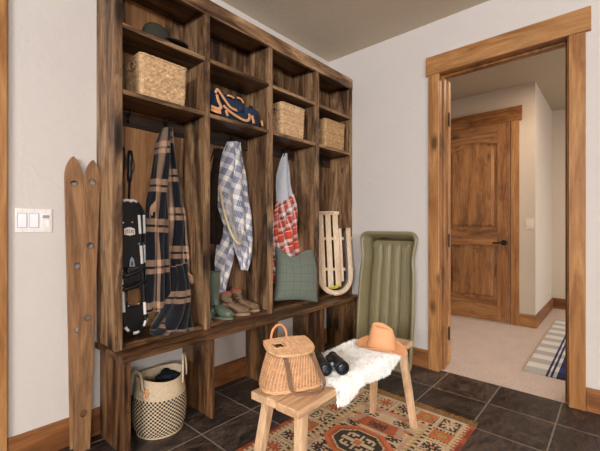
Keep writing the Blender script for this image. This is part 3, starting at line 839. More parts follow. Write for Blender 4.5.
# --- third bay: red plaid shirt with a pale grey hood
RL = Vector((1.87, 1.81, .8))
t = thing('plaid_hooded_shirt', 'red and white plaid shirt with pale grey hood hanging in the third bay', 'shirt', RL)
bm = nb()
cloth2(bm, [(284, 153.5, 288.2, 153, 1.835, .006), (282.3, 162, 290, 161, 1.82, .018), (281, 174, 292.3, 172, 1.80, .024), (280, 188, 294, 184, 1.79, .024), (279.8, 203, 296, 195.5, 1.785, .020)], folds=1.5, seed=51, width=.2, nU=44)
clothobj('hood', bm, M_greycloth, t, RL)
bm = nb()
cloth2(bm, [(279.3, 201, 295.6, 193.5, 1.79, .014), (278.2, 212, 298.5, 206, 1.785, .024), (277.4, 225, 300, 221, 1.78, .028), (276.6, 240, 301.5, 238, 1.775, .028), (276, 258, 302.5, 256, 1.775, .025), (276, 275, 302, 273, 1.78, .02)], folds=2.6, seed=57, width=.33)
clothobj('shirt_body', bm, M_plaid3, t, RL)
bm = nb()
cloth2(bm, [(277, 206, 281, 206, 1.82, .008), (275, 222, 279.5, 222, 1.805, .014), (274.2, 245, 279, 246, 1.795, .014), (274, 268, 278.5, 270, 1.79, .012), (274.2, 283, 277.5, 285, 1.79, .008)], folds=1.2, seed=61, width=.1, nU=24)
clothobj('sleeve', bm, M_plaid3, t, RL)

# --- green pillow
def pillow(name, label, corners, thick, mat):
    c = [Vector(p) for p in corners]                       # bl, br, tr, tl
    org = (c[0]+c[1])/2; nrm = (c[1]-c[0]).cross(c[3]-c[0]).normalized()   # faces the room
    o = thing(name, label, 'pillow', org)
    bm = nb(); uvl = bm.loops.layers.uv.new('UVMap'); N = 40
    def shape(s, v, side):
        # concave edges, karate chop at the top
        k = .05
        ss = s + k*(.5-s)*2*math.sin(PI*v)*.55
        vv = v + k*(.5-v)*2*math.sin(PI*s)*.8
        chop = .15*math.exp(-((s-.37)/.22)**2)*max(0, (v-.4)/.6)**1.4
        vv -= chop
        p = c[0].lerp(c[1], ss).lerp(c[3].lerp(c[2], ss), vv)
        h = (max(0, 1-abs(2*s-1)**2.6)*max(0, 1-abs(2*v-1)**2.6))**.55
        h *= 1 - .35*math.exp(-((s-.36)/.14)**2)*max(0, (v-.45)*1.8)
        h += .05*noise.noise(Vector((s*4, v*4, side)))*min(1, h*3)
        return p + nrm*(side*thick*h) - org
    G = {}
    for side in (1, -1):
        for j in range(N+1):
            for i in range(N+1):
                b = i in (0, N) or j in (0, N)
                if side == -1 and b: G[(side, i, j)] = G[(1, i, j)]; continue
                G[(side, i, j)] = bm.verts.new(shape(i/N, j/N, side))
        for j in range(N):
            for i in range(N):
                q = [(i, j), (i+1, j), (i+1, j+1), (i, j+1)]
                if side == -1: q.reverse()
                f = bm.faces.new([G[(side,)+k] for k in q]); f.smooth = True
                for l, k in zip(f.loops, q): l[uvl].uv = (k[0]/N*.43, k[1]/N*.43)
    obj('pillow_cover', bm, mat, o)
    bm = nb(); ring = [(i/N, 0) for i in range(N)] + [(1, j/N) for j in range(N)] + [(1-i/N, 1) for i in range(N)] + [(0, 1-j/N) for j in range(N)]
    tube(bm, [shape(s, v, 1) for s, v in ring], .0028, 6, closed=True); obj('piping', bm, plain('pillow_piping', srgb(84, 98, 90), .9), o, smooth=True)
    return o
pillow('throw_pillow', 'grey-green window-check pillow propped in the third bay', [A(274.0, 301, 1.735), A(317.2, 302, 1.617), A(317.5, 249, 1.69), A(275.5, 246.5, 1.79)], .062, M_pillow)

# ------------------------------------------------------------------ snowshoes and poles, first bay
def snowshoe(label, base, rz, lean):
    o = thing('snowshoe', label, 'snowshoe', base, 0, 'black snowshoes in the first bay', rot=(lean, 0, rz))
    # local: x across, z up, -y to the viewer
    Hh = .655; hw = .060
    def outline(k, n=22):
        pts = []
        for i in range(n+1):
            a = PI*i/n; pts.append(((hw+k)*math.cos(a)*(1-.05*math.sin(a)), Hh-.095+(.095+k)*math.sin(a)))
        for i in range(n+1):
            a = PI + PI*i/n; pts.append(((hw+k)*math.cos(a)*.96, .07+(.07+k)*math.sin(a)))
        return pts
    hole = [(.040*math.copysign(abs(math.cos(a))**.6, math.cos(a)), .180+.050*math.copysign(abs(math.sin(a))**.6, math.sin(a))) for a in [2*PI*k/24 for k in range(24)]]
    bm = nb(); plate(bm, outline(0), [hole], .006, lambda u, v, w: Vector((u, -w, v+.002))); obj('deck', bm, M_blackplastic, o)
    bm = nb(); tube(bm, [(u, -.003, v+.008) for u, v in outline(-.004)], .0062, 8, closed=True); obj('frame', bm, M_blackplastic, o, smooth=True)
    wm = M_white
    def patch(i0, i1):
        bm = nb(); O = outline(-.004); n = len(O)
        tube(bm, [Vector((O[i % n][0], -.003, O[i % n][1]+.008)) for i in range(i0, i1+1)] if i1-i0 > 1 else [Vector((O[i0 % n][0], -.003, O[i0 % n][1]+.008)), Vector((O[i1 % n][0], -.003, O[i1 % n][1]+.008))], .0075, 8)
        obj('frame_sleeve', bm, wm, o, smooth=True, label='white frame sleeve')
    patch(8, 14); patch(26, 29); patch(32, 36); patch(40, 43)
    for x, z0, z1 in ((hw-.005, .49, .585), (hw-.006, .34, .43), (-hw+.006, .50, .58), (-hw+.007, .25, .32), (-hw+.007, .12, .235), (hw-.008, .09, .15)):
        bm = nb(); cyl(bm, (x, -.003, z0), (x, -.003, z1), .0085, 10); obj('frame_sleeve', bm, wm, o, auto=40, label='white frame sleeve')
    # emblem: white arched badge with dark letter strokes
    bm = nb(); pts = []
    for i in range(13): u = -1+2*i/12; pts.append((.027*u, .515+.008*(1-u*u)))
    for i in range(13):
        u = 1-2*i/12; pts.append((.027*u, .486 - .006*(1-abs(u))*1 + .003*abs(math.sin(6*u))))
    plate(bm, pts, [], .0008, lambda u, v, w: Vector((u, -.0062-w, v))); obj('emblem', bm, wm, o, label='white arched emblem')
    bm = nb()
    for i, x in enumerate((-.020, -.0105, 0, .0105, .020)):
        y = .500 + .004*(1-(x/.02)**2)
        box(bm, (x-.0032, -.0076, y-.008), (x-.0014, -.0070, y+.008)); box(bm, (x-.0014, -.0076, y+.005), (x+.0026, -.0070, y+.0075))
        if i % 2: box(bm, (x+.001, -.0076, y-.007), (x+.0028, -.0070, y+.005))
        else: box(bm, (x-.0014, -.0076, y-.0075), (x+.0026, -.0070, y-.005))
    obj('emblem_lettering', bm, M_blackplastic, o)
    for x, z in ((-.030, .545), (.016, .548), (-.048, .44), (.044, .44), (-.03, .145), (.02, .148), (-.036, .292), (.0, .294), (-.036, .262), (0, .264)):
        bm = nb(); tube(bm, [(x, -.006, z), (x, -.0095, z)], [.0042, .0036], 8); obj('rivet', bm, M_screw, o)
    # toe plate and bindings
    bm = nb(); plate(bm, [(-.016, .315), (-.013, .325), (.013, .325), (.016, .315), (.009, .365), (0, .378), (-.009, .365)], [[(-.005, .335), (.005, .335), (.004, .355), (-.004, .355)]], .004, lambda u, v, w: Vector((u, -.008-w, v))); obj('toe_plate', bm, M_grey, o)
    for z0, z1, d in ((.283, .318, .034), (.222, .25, .026)):
        bm = nb(); tube(bm, smooth_path([(-hw, -.006, z0), (-.04, -d*.8, z0+.006), (0, -d, (z0+z1)/2), (.04, -d*.8, z1), (hw+.004, -.006, z1)], 6), 0, 8, flat=(.014, .003), up=(0, 0, 1)) if False else tube(bm, smooth_path([(-hw, -.006, z0), (-.04, -d*.8, z0+.006), (0, -d, (z0+z1)/2), (.04, -d*.8, z1), (hw+.004, -.006, z1)], 6), .0085, 8)
        obj('binding_strap', bm, M_rubberblack, o, smooth=True)
    bm = nb(); box(bm, (-.034, -.028, .292), (.034, -.006, .330), .007); obj('binding_pad', bm, M_rubberblack, o, auto=40)
    bm = nb(); box(bm, (-.050, -.013, .252), (.030, -.006, .308), .003); obj('heel_plate', bm, M_rubberblack, o, auto=40)
    bm = nb(); box(bm, (.012, -.020, .262), (.058, -.008, .290), .003, M=Matrix.Rotation(R(-8), 4, 'Y')); obj('strap_buckle', bm, M_blackplastic, o)
    return o
snowshoe('front black snowshoe with white edge patches and emblem, in the first bay', (.757, 1.735, .481), R(6), R(-7))
snowshoe('rear black snowshoe, mostly hidden behind the other one', (.782, 1.785, .481), R(-4), R(-5))
def pole(label, base, top):
    b, tp = Vector(base), Vector(top); d = tp-b
    o = thing('trekking_pole', label, 'trekking pole', base, 0, 'black trekking poles behind the snowshoes')
    bm = nb(); cyl(bm, (0, 0, .0), d*.86, .0055, 10); obj('shaft', bm, M_black, o, smooth=True)
    bm = nb(); tube(bm, [d*k for k in (.83, .86, .90, .94, .97, 1.0)], [.009, .0125, .0115, .0125, .014, .011], 12); obj('grip', bm, M_rubberblack, o, smooth=True)
    bm = nb(); cyl(bm, d*.44, d*.49, .0085, 10); obj('clamp', bm, M_blackplastic, o, auto=40)
    bm = nb(); q = d*.97; tube(bm, smooth_path([q, q+Vector((.012, -.012, -.02)), q+Vector((.014, -.014, -.06)), q+Vector((.004, -.013, -.08)), q+Vector((-.004, -.012, -.04)), q], 5), .0026, 6); obj('wrist_strap', bm, M_rubberblack, o, smooth=True)
pole('black trekking pole with its grip against the light back board', (.752, 1.842, .4755), (.778, 1.845, 1.388))
pole('black trekking pole nearest the locker side, left of the other pole', (.705, 1.842, .4755), (.741, 1.848, 1.40))

# ------------------------------------------------------------------ boots and shoes, second bay
def remesh(o, vs, smooth=6):
    m = o.modifiers.new('remesh', 'REMESH'); m.mode = 'VOXEL'; m.voxel_size = vs; m.use_smooth_shade = True
    s = o.modifiers.new('smooth', 'SMOOTH'); s.factor = .5; s.iterations = smooth
def ring(c, ax, ay, n=24, pw=1):
    c, ax, ay = Vector(c), Vector(ax), Vector(ay)
    f = lambda v: math.copysign(abs(v)**pw, v)
    return [c + ax*f(math.cos(2*PI*k/n)) + ay*f(math.sin(2*PI*k/n)) for k in range(n)]
def rubber_boot(label, loc, rz):                # toe towards local -y
    o = thing('rubber_boot', label, 'boot', loc, rz, 'green rubber boots in the second bay'); o.scale = (.86, 1, 1)
    bm = nb()
    secs = [((0, .012, .262), .041, 0, .043), ((0, .012, .20), .041, 0, .044), ((0, .014, .14), .036, 0, .041), ((0, .012, .105), .034, .1, .042),
            ((0, .002, .075), .034, .5, .046), ((0, -.02, .052), .034, .9, .046), ((0, -.05, .040), .036, 1.25, .036), ((0, -.085, .034), .038, 1.45, .030), ((0, -.112, .031), .033, 1.55, .025), ((0, -.130, .028), .018, 1.57, .016)]
    rings = [ring(c, (a, 0, 0), (0, math.cos(t)*b, math.sin(t)*b), 28, .9) for c, a, t, b in secs]
    loft(bm, rings)
    # heel
    blob(bm, (0, .022, .034), (.034, .036, .030), 20, 10, .8, 0)
    b = obj('boot_shell', bm, M_boot, o); remesh(b, .0045, 8)
    def sole_out(k): 
        return [( (.036+k)*math.cos(a)*(1-.14*math.exp(-((math.sin(a)*.1-.02)/.04)**2)), -.036 + (.098+k)*math.sin(a)) for a in [2*PI*i/32 for i in range(32)]]
    bm = nb(); plate(bm, sole_out(.003), [], .012, lambda u, v, w: Vector((u, v, w))); obj('sole', bm, M_bootsole, o)
    bm = nb(); box(bm, (-.032, .012, .0), (.032, .060, .016), .006); obj('heel', bm, M_bootsole, o)
    bm = nb(); tube(bm, ring((0, .012, .262), (.0415, 0, 0), (0, .0435, 0), 28), .0035, 8, closed=True); obj('top_rim', bm, M_bootsole, o, smooth=True)
rubber_boot('green rubber boot farther left, toe beside the divider, second bay', (1.156, 1.812, .4755), R(-6))
rubber_boot('green rubber boot with its shaft in full view, second bay', (1.229, 1.768, .4755), R(14))
def suede_shoe(label, loc, rz):
    o = thing('suede_shoe', label, 'shoe', loc, rz, 'brown suede lace-up shoes in the second bay'); o.scale = (1.1,)*3
    bm = nb()
    secs = [((0, .030, .118), .026, 0, .034), ((0, .030, .095), .028, .05, .036), ((0, .026, .07), .031, .3, .042), ((0, .006, .052), .033, .8, .046), ((0, -.025, .038), .035, 1.2, .034), ((0, -.058, .030), .037, 1.42, .024), ((0, -.088, .026), .032, 1.52, .019), ((0, -.106, .022), .016, 1.57, .011)]
    loft(bm, [ring(c, (a, 0, 0), (0, math.cos(t)*b, math.sin(t)*b), 28, .92) for c, a, t, b in secs])
    blob(bm, (0, .036, .036), (.032, .032, .030), 20, 10, .8, 0)
    b = obj('upper', bm, M_suede, o); remesh(b, .004, 5)
    bm = nb(); plate(bm, [((.038)*math.cos(a)*(1-.12*math.exp(-((math.sin(a)*.1-.02)/.04)**2)), -.020 + .091*math.sin(a)) for a in [2*PI*i/36 for i in range(36)]], [], .013, lambda u, v, w: Vector((u, v, w))); obj('sole', bm, M_sole, o)
    bm = nb(); loft(bm, [ring((0, .030, z), (a, 0, 0), (0, a*1.3, 0), 24) for z, a in ((.117, .022), (.1215, .0235), (.1225, .0215), (.112, .019))]); obj('lining', bm, M_lining, o, smooth=True, label='red lining at the collar')
    for k, (y, z, w) in enumerate(((-.006, .099, .016), (-.022, .084, .017), (-.037, .070, .018))):
        bm = nb(); tube(bm, smooth_path([(-w*1.1, y+.008, z-.008), (-w*.4, y, z+.001), (w*.4, y-.002, z+.001), (w*1.1, y+.008, z-.008)], 5), .0026, 6); obj('lace', bm, M_lace, o, smooth=True)
    bm = nb()
    for s in (-1, 1): tube(bm, smooth_path([(0, -.010, .100), (s*.016, -.016, .108), (s*.024, -.028, .092), (s*.010, -.020, .094), (0, -.010, .099)], 5), .0024, 6)
    obj('lace_bow', bm, M_lace, o, smooth=True)
suede_shoe('brown suede shoe in front, red lining showing, beside the green boots', (1.338, 1.752, .4755), R(32))
suede_shoe('brown suede shoe farther right, toe pointing out of the second bay', (1.436, 1.778, .4755), R(34))

# ------------------------------------------------------------------ bentwood sled, fourth bay
U = Vector((.669, -.743, 0)); c0 = Vector((2.285, 1.665, .475)); c1 = Vector((2.374, 1.771, 1.135))
Vv = (c1-c0).normalized(); Wn = U.cross(Vv).normalized()
if Wn.dot(Vector((-.7, -.6, 0))) < 0: Wn = -Wn
SO = c0
t = thing('wooden_sled', 'small pale slatted wooden sled with curved bentwood runner, in the right end bay', 'sled', SO)
Ms = Matrix(((U.x, Vv.x, Wn.x), (U.y, Vv.y, Wn.y), (U.z, Vv.z, Wn.z)))
def sv(u, v, w): return Ms @ Vector((u, v, w))
def sbox(bm, a, b, bev=.002, **k):
    vs = box(bm, a, b, bev, **k)
    for v in vs: v.co = sv(*v.co)
for u0, u1, v0, v1 in ((-.108, -.066, .065, .655), (-.050, -.006, .05, .655), (.010, .054, .055, .655)):
    bm = nb(); sbox(bm, (u0, v0, -.016), (u1, v1, -.006)); obj('slat', bm, wood('sled', Z_), t)
bm = nb(); sbox(bm, (.056, .10, -.016), (.078, .53, -.006)); obj('slat', bm, wood('sled', Z_), t)
bm = nb(); sbox(bm, (-.122, .643, -.006), (.066, .672, .008)); obj('top_bar', bm, wood('sled', X_), t)
bm = nb(); rng = random.Random(3); x = -.10
while x < .02:
    w = rng.uniform(.004, .009); sbox(bm, (x, .652, .008), (x+w, .652+rng.uniform(.006, .010), .0086), 0); x += w+.003
obj('bar_lettering', bm, plain('branded_mark', srgb(130, 90, 58), .7), t)
for v in (.435, .185):
    bm = nb(); sbox(bm, (-.115, v, -.030), (.162, v+.024, -.016)); obj('cross_bar', bm, wood('sled', X_), t)
    bm = nb(); sbox(bm, (.108, v+.002, -.016), (.162, v+.022, .0)); obj('cross_bar_block', bm, wood('sled', X_), t); bm = nb(); sbox(bm, (-.135, v+.002, -.030), (-.112, v+.022, .03)); obj('cross_bar_block', bm, wood('sled', X_), t)
path = [(-.118, .50)] + [(-.118, .45-.05*k) for k in range(7)]
for k in range(1, 24):
    a = PI + PI*k/24; path.append((.006+.124*math.cos(a), .145+.138*math.sin(a)))
path += [(.130, .15+.05*k) for k in range(8)] + [(.130, .53)]
bm = nb(); tube(bm, [sv(u, v, .016) for u, v in path], 0, 8, flat=(.0065, .020) if False else (.020, .0065), up=Wn); obj('bent_runner', bm, wood('sled', Z_), t, smooth=True)
path2 = [(u*.90 + .0, v + .012*(1 if v < .2 else 0)) for u, v in path if u > -.02]
bm = nb(); tube(bm, [sv(u-.004, v, .004) for u, v in path2], 0, 8, flat=(.020, .003), up=Wn); obj('black_strip', bm, M_black, t, smooth=True, label='black strip inside the bent runner')  # thin black band along the inner side of the bent runner
bm = nb(); tube(bm, [sv(*p) for p in smooth_path([(-.045, .052, .006), (-.02, .044, .016), (.015, .05, .02), (.04, .072, .014), (.012, .062, .012), (-.03, .058, .01), (.0, .056, .018), (.035, .06, .012)], 6)], .0045, 8); obj('pull_cord', bm, M_yellow, t, smooth=True)

# ------------------------------------------------------------------ olive plastic sled by the right wall
PO = Vector((2.392, 1.262, 0))
t = thing('plastic_sled', 'olive green plastic tub sled standing on end against the right wall', 'sled', PO)
H_ = .970
def ps(u, v, w):                       # u to the left (world +y), v up, w out from the wall
    lean = .092*(v/H_)
    return Vector((.012 + lean - w, u, v))
def prof(v):                           # half width of rim and tub depth along the height
    k = v/H_
    hw = .214 + .012*math.exp(-((k-.97)/.10)**2) - .010*math.exp(-((k-.80)/.08)**2) + .008*math.exp(-((k-.35)/.3)**2)
    return hw
def rrpts(hw, v0, v1, r, n=10):
    P = []
    for cx, cv, a0 in ((hw-r, v0+r, -PI/2), (hw-r, v1-r, 0), (-hw+r, v1-r, PI/2), (-hw+r, v0+r, PI)):
        for i in range(n+1):
            a = a0 + PI/2*i/n; P.append((cx+r*math.cos(a), cv+r*math.sin(a)))
    # subdivide the long sides
    out = []
    for (a, b) in zip(P, P[1:]+P[:1]):
        out.append(a); d = math.dist(a, b); k = int(d/.03)
        for i in range(1, k): out.append((lerp(a[0], b[0], i/k), lerp(a[1], b[1], i/k)))
    return out
bm = nb(); base = rrpts(.21, .0, H_, .05)
def shaped(P, hwref, w, dw=0):
    return [ps(u*(prof(v)/.214), v, w + .010*math.sin(PI*min(1, max(0, (v/H_-.55)/.45)))*0) for u, v in P]
rings = [shaped(rrpts(.205, .012, H_-.012, .045), 0, .094), shaped(rrpts(.216, .001, H_-.001, .055), 0, .098), shaped(rrpts(.218, .0, H_, .056), 0, .110), shaped(rrpts(.212, .006, H_-.006, .05), 0, .119),
         shaped(rrpts(.204, .014, H_-.014, .045), 0, .119), shaped(rrpts(.196, .022, H_-.022, .04), 0, .112), shaped(rrpts(.182, .05, H_-.045, .04), 0, .055), shaped(rrpts(.168, .075, H_-.068, .036), 0, .010)]
nmin = min(len(r) for r in rings)
def resample(r, n):
    Lg = [0]
    for a, b in zip(r, r[1:]+r[:1]): Lg.append(Lg[-1]+(b-a).length)
    out = []; j = 0
    for i in range(n):
        s = Lg[-1]*i/n
        while Lg[j+1] < s: j += 1
        f = (s-Lg[j])/(Lg[j+1]-Lg[j]); out.append(r[j].lerp(r[(j+1) % len(r)], f))
    return out
rings = [resample(r, 160) for r in rings]
Rv, fs = loft(bm, rings, True, False)
o = obj('tub_wall', bm, M_olive, t, smooth=True); solid(o, .004)
# ribbed floor of the tub
bm = nb(); G = []; nu, nv = 90, 60
for j in range(nv+1):
    v = lerp(.070, H_-.064, j/nv); row = []
    for i in range(nu+1):
        s = lerp(-1, 1, i/nu); u = s*.172*(prof(v)/.214)
        k = (s*.5+.5)*4.6; f = abs((k % 1)-.5)*2
        rib = min(1, max(0, (f-.30)/.22))
        env = min(1, max(0, (v-.11)/.02))*min(1, max(0, (H_-.095-v)/.018))*(1 if abs(s) < .93 else 0)
        groove = .004*math.exp(-((f-.72)/.06)**2)
        row.append(bm.verts.new(ps(u, v, .010 + (.013*rib - groove)*env)))
    G.append(row)
for j in range(nv):
    for i in range(nu):
        f = bm.faces.new((G[j][i], G[j][i+1], G[j+1][i+1], G[j+1][i])); f.smooth = True
o = obj('ribbed_floor', bm, M_olive, t); solid(o, .003)
bm = nb(); pts = [ps(.045*math.copysign(abs(math.cos(a))**.5, math.cos(a))+.045, H_-.050+.0*math.sin(a), .052+.012*math.sin(a)) for a in [2*PI*k/24 for k in range(24)]]
loft(bm, [[p+Vector((0, 0, .002)) for p in pts], [p-Vector((0, 0, .004)) for p in pts]]); obj('grip_slot', bm, M_black, t, label='dark hand grip slot')

# ------------------------------------------------------------------ ski-shaped boards by the wall
def board(label, bottom, top, width, holes, rzt=0):
    b, tp = Vector(bottom), Vector(top); d = (tp-b); Ln = d.length; v_ = d.normalized()
    u_ = Vector((math.cos(rzt), math.sin(rzt), 0)); u_ = (u_ - v_*u_.dot(v_)).normalized(); w_ = u_.cross(v_)
    o = thing('wooden_ski', label, 'ski', bottom, 0, 'old wooden skis with drilled holes')
    pts = []; hw = width/2
    for i in range(14):
        q = i/13; pts.append((hw*max(0, 1-q**2.2)**.82, Ln-.105+.105*q))
    pts = [(hw*.95, 0), (hw*.93, Ln*.4)] + pts
    out = pts + [(-u, v) for u, v in reversed(pts[:-1])]
    hl = [[(hx+.014*math.cos(2*PI*k/18), Ln*hv+.014*math.sin(2*PI*k/18)) for k in range(18)] for hx, hv in holes]
    bm = nb(); plate(bm, out, hl, .012, lambda u, v, w: u_*u + v_*v + w_*w)
    s = obj('ski_blade', bm, wood('ski', Z_), o)
    m = s.modifiers.new('bevel', 'BEVEL'); m.width = .0015; m.segments = 2; m.limit_method = 'ANGLE'; m.angle_limit = R(50)
    # metal rims deep inside the holes
    for loop in hl:
        bm = nb(); tube(bm, [u_*u + v_*v + w_*.0115 for u, v in loop], .0012, 6, closed=True); obj('hole_rim', bm, plain('worn_hole_edge', srgb(84, 54, 34), .7) if 'worn_hole_edge' not in bpy.data.materials else bpy.data.materials['worn_hole_edge'], o)
board('left one of the two old wooden skis leaning on the wall, standing behind the other', (.545, 1.846, .001), (.530, 1.872, 1.327), .074, [(0, .905), (.006, .62), (.004, .40)])
board('right one of the two old wooden skis, next to the locker, crossing in front', (.541, 1.792, .001), (.605, 1.850, 1.318), .068, [(0, .92), (.001, .695), (.001, .445), (.0, .125)])
# ------------------------------------------------------------------ switches and outlet
def sw(name, label, origin, xaxis, normal, gangs, W, H, mat, rock):
    x = Vector(xaxis); n = Vector(normal); z = Vector((0, 0, 1))
    o = thing(name, label, 'light switch' if 'outlet' not in name else 'outlet', origin)
    def b(bm, a, c, bev=.001, **k):
        vs = box(bm, a, c, bev, **k)
        for v in vs: v.co = x*v.co.x + n*v.co.y + z*v.co.z
        bmesh.ops.recalc_face_normals(bm, faces=bm.faces)
    bm = nb(); b(bm, (-W/2, 0, -H/2), (W/2, .005, H/2), .002); obj('face_plate', bm, mat, o)
    bm = nb()
    for i, g in enumerate(gangs):
        cx = (i-(len(gangs)-1)/2)*W/len(gangs)*.96
        for s in (-1, 1): 
            p = x*cx + z*(s*H*.42) + n*.005; cyl(bm, p, p+n*.0008, .0022, 8)
    obj('screws', bm, M_screw, o)
    for i, g in enumerate(gangs):
        cx = (i-(len(gangs)-1)/2)*W/len(gangs)*.96
        w, h = W/len(gangs)*.34, H*.29
        if g == 'r':
            bm = nb(); b(bm, (cx-w-.002, .005, -h-.002), (cx+w+.002, .0058, h+.002), .0003); obj('rocker_frame', bm, M_grey if rock is M_rocker else mat, o)
            bm = nb(); b(bm, (cx-w, .0055, -h), (cx+w, .0085, h), .001); obj('rocker', bm, rock, o)
        elif g == 't':
            bm = nb(); b(bm, (cx-w, .005, -h), (cx+w, .0075, h), .001); obj('timer_face', bm, mat, o)
            bm = nb(); b(bm, (cx-w*.85, .0075, h*.35), (cx+w*.85, .0082, h*.8), .0003); obj('timer_display', bm, M_grey, o)
            bm = nb(); b(bm, (cx-w*.85, .0075, h*.84), (cx+w*.3, .0084, h*.95), .0003); b(bm, (cx+w*.1, .0075, -h*.95), (cx+w*.9, .0084, h*.1), .0003); b(bm, (cx-w*.4, .0075, -h*.2), (cx, .0084, -h*.05), .0002); obj('timer_button', bm, M_rocker, o)
        elif g == 'o':
            for s in (-1, 1):
                bm = nb(); p = x*cx + z*(s*H*.19) + n*.005; cyl(bm, p, p+n*.002, W*.24, 16); obj('socket', bm, M_ivory, o, auto=40)
                bm = nb()
                for q in (-1, 1): b(bm, (cx+q*.006-.001, .007, s*H*.19-.004), (cx+q*.006+.001, .0074, s*H*.19+.004), 0)
                obj('socket_slot', bm, M_black, o)
    return o
sw('light_switch', 'white three-gang switch plate on the wall left of the skis', (.387, YB, 1.030), (1, 0, 0), (0, -1, 0), ['r', 'r', 't'], .130, .103, M_white, M_rocker)
sw('light_switch', 'ivory single switch on the hall wall right of the arched door', (HX, .661, 1.037), (0, -1, 0), (-1, 0, 0), ['r'], .07, .105, M_ivory, M_ivory)
sw('wall_outlet', 'ivory outlet low on the hall recess wall', (5.2, HY, .255), (1, 0, 0), (0, -1, 0), ['o'], .07, .105, M_ivory, M_ivory)

# ------------------------------------------------------------------ rope basket under the locker bench
RB = Vector((.868, 1.712, .0))
t = thing('rope_basket', 'cream and black coiled rope basket with two handles under the locker bench', 'basket', RB, R(-25))
bm = nb(); nC = 240; HB = .270; rows = 30
def rad(v): return .112 + .012*math.sin(PI*min(1, v*1.15)) - .004*v + .012*max(0, 1-v*8)*-1
V = []; sub = 3
for j in range(rows*sub+1):
    v = j/(rows*sub); f = (j % sub)/sub; ring_ = []
    for i in range(nC):
        a = 2*PI*i/nC
        r = rad(v) + .0028*abs(math.sin(PI*f)) + .004*noise.noise(Vector((math.cos(a)*1.5, math.sin(a)*1.5, v*2)))
        sag = .010*math.sin(2*a+.6)*v**3
        ring_.append(bm.verts.new((r*math.cos(a)*1.0, r*math.sin(a), .002 + (HB+sag)*v)))
    V.append(ring_)
for j in range(rows*sub):
    row = j//sub
    for i in range(nC):
        f = bm.faces.new((V[j][i], V[j][(i+1) % nC], V[j+1][(i+1) % nC], V[j+1][i])); f.smooth = True
        if row < rows*.66: f.material_index = 1 if ((i % 6 < 3) == (row % 2 == 0)) else 0
solid(obj('coiled_wall', bm, [M_cream, M_ropeblack], t), .006)
bm = nb(); lathe(bm, [(.001, .001), (.110, .001), (.110, .007), (.001, .007)], 40); obj('base', bm, M_cream, t)
for a, hh, nm in ((R(208), .038, 'h'), (R(-15), .085, 'h')):
    c = Vector((math.cos(a), math.sin(a), 0))*.113; tn = Vector((-math.sin(a), math.cos(a), 0)); ou = c.normalized()
    bm = nb()
    pth = [c - tn*.05 + ou*.006 + Vector((0, 0, HB-.03)), c - tn*.047 + ou*.007 + Vector((0, 0, HB+.01)), c - tn*.03 + ou*.004 + Vector((0, 0, HB+hh*.85)), c + ou*.0 + Vector((0, 0, HB+hh)), c + tn*.03 + ou*.004 + Vector((0, 0, HB+hh*.85)), c + tn*.047 + ou*.007 + Vector((0, 0, HB+.01)), c + tn*.05 + ou*.006 + Vector((0, 0, HB-.03))]
    tube(bm, smooth_path(pth, 6), 0, 8, flat=(.004, .010) if False else (.010, .004), up=ou); obj('handle', bm, M_cream, t, smooth=True)
# leather tag facing the room
a = R(238); c = Vector((math.cos(a), math.sin(a), 0))*.1225; tn = Vector((-math.sin(a), math.cos(a), 0))
bm = nb(); plate(bm, [(-.013, .236), (-.014, .222), (-.006, .204), (0, .2), (.006, .204), (.014, .222), (.013, .236), (.006, .241), (0, .238), (-.006, .241)], [], .002, lambda u, v, w: c + tn*u + c.normalized()*w + Vector((0, 0, v))); obj('leather_tag', bm, M_tan, t, label='tan leather tag')
bm = nb()
for u, v in ((-.006, .228), (.006, .228), (0, .213)):
    p = c*1.018 + tn*u + Vector((0, 0, v)); tube(bm, [p, p + c.normalized()*.0012], .0018, 8)
obj('tag_rivets', bm, M_brass, t)
CL = RB + Vector((.01, 0, .010))
o = obj('folded_cloth', (lambda b: (blob(b, (0, 0, .11), (.088, .086, .105), 36, 16, .7, .25, 4), blob(b, (.035, .02, .215), (.055, .05, .034), 30, 12, .8, .5, 9), blob(b, (-.01, -.03, .205), (.05, .036, .026), 30, 12, .8, .5, 13), b)[-1])(nb()), M_darkcloth, None, True)
o.location = CL; tag(o, 'dark navy cloth stuffed inside the rope basket', 'cloth')

# ------------------------------------------------------------------ wooden bench
HB2 = .44
BC = Vector((1.243, .846, .007)); BR = R(1.9)
bench = thing('wooden_bench', 'light wood backless bench with splayed legs standing on the kilim', 'bench', BC, BR)
zt = HB2-BC.z
for i, (y0, y1) in enumerate(((-.106, -.010), (-.005, .0395), (.040, .106))):
    bm = nb(); box(bm, (-.44+(.004 if i == 1 else 0), y0, zt-.027), (.44, y1, zt-(.001 if i == 1 else 0)), .003); obj('seat_plank', bm, wood('teak', X_), bench)
def leg(top, foot, w=.032):
    top, foot = Vector(top), Vector(foot); bm = nb()
    rings = []
    for p, k in ((foot, .92), (foot.lerp(top, .5), 1.0), (top, 1.05)):
        h = w*k/2; rings.append([p+Vector((a*h, b*h, 0)) for a, b in ((-1, -1), (1, -1), (1, 1), (-1, 1))])
    loft(bm, rings)
    o = obj('leg', bm, wood('teak', Z_), bench)
    m = o.modifiers.new('bevel', 'BEVEL'); m.width = .003; m.segments = 2; m.limit_method = 'ANGLE'
for sx in (-1, 1):
    for sy in (-1, 1):
        leg((sx*(.385 if sx > 0 else .385), sy*.072, zt-.027), ((.453 if sy < 0 else .448) if sx > 0 else -.440, -.106 if sy < 0 else .120, 0))
def bl(x, y, z): return BC + Vector((math.cos(BR)*x - math.sin(BR)*y, math.sin(BR)*x + math.cos(BR)*y, z))   # bench local to world

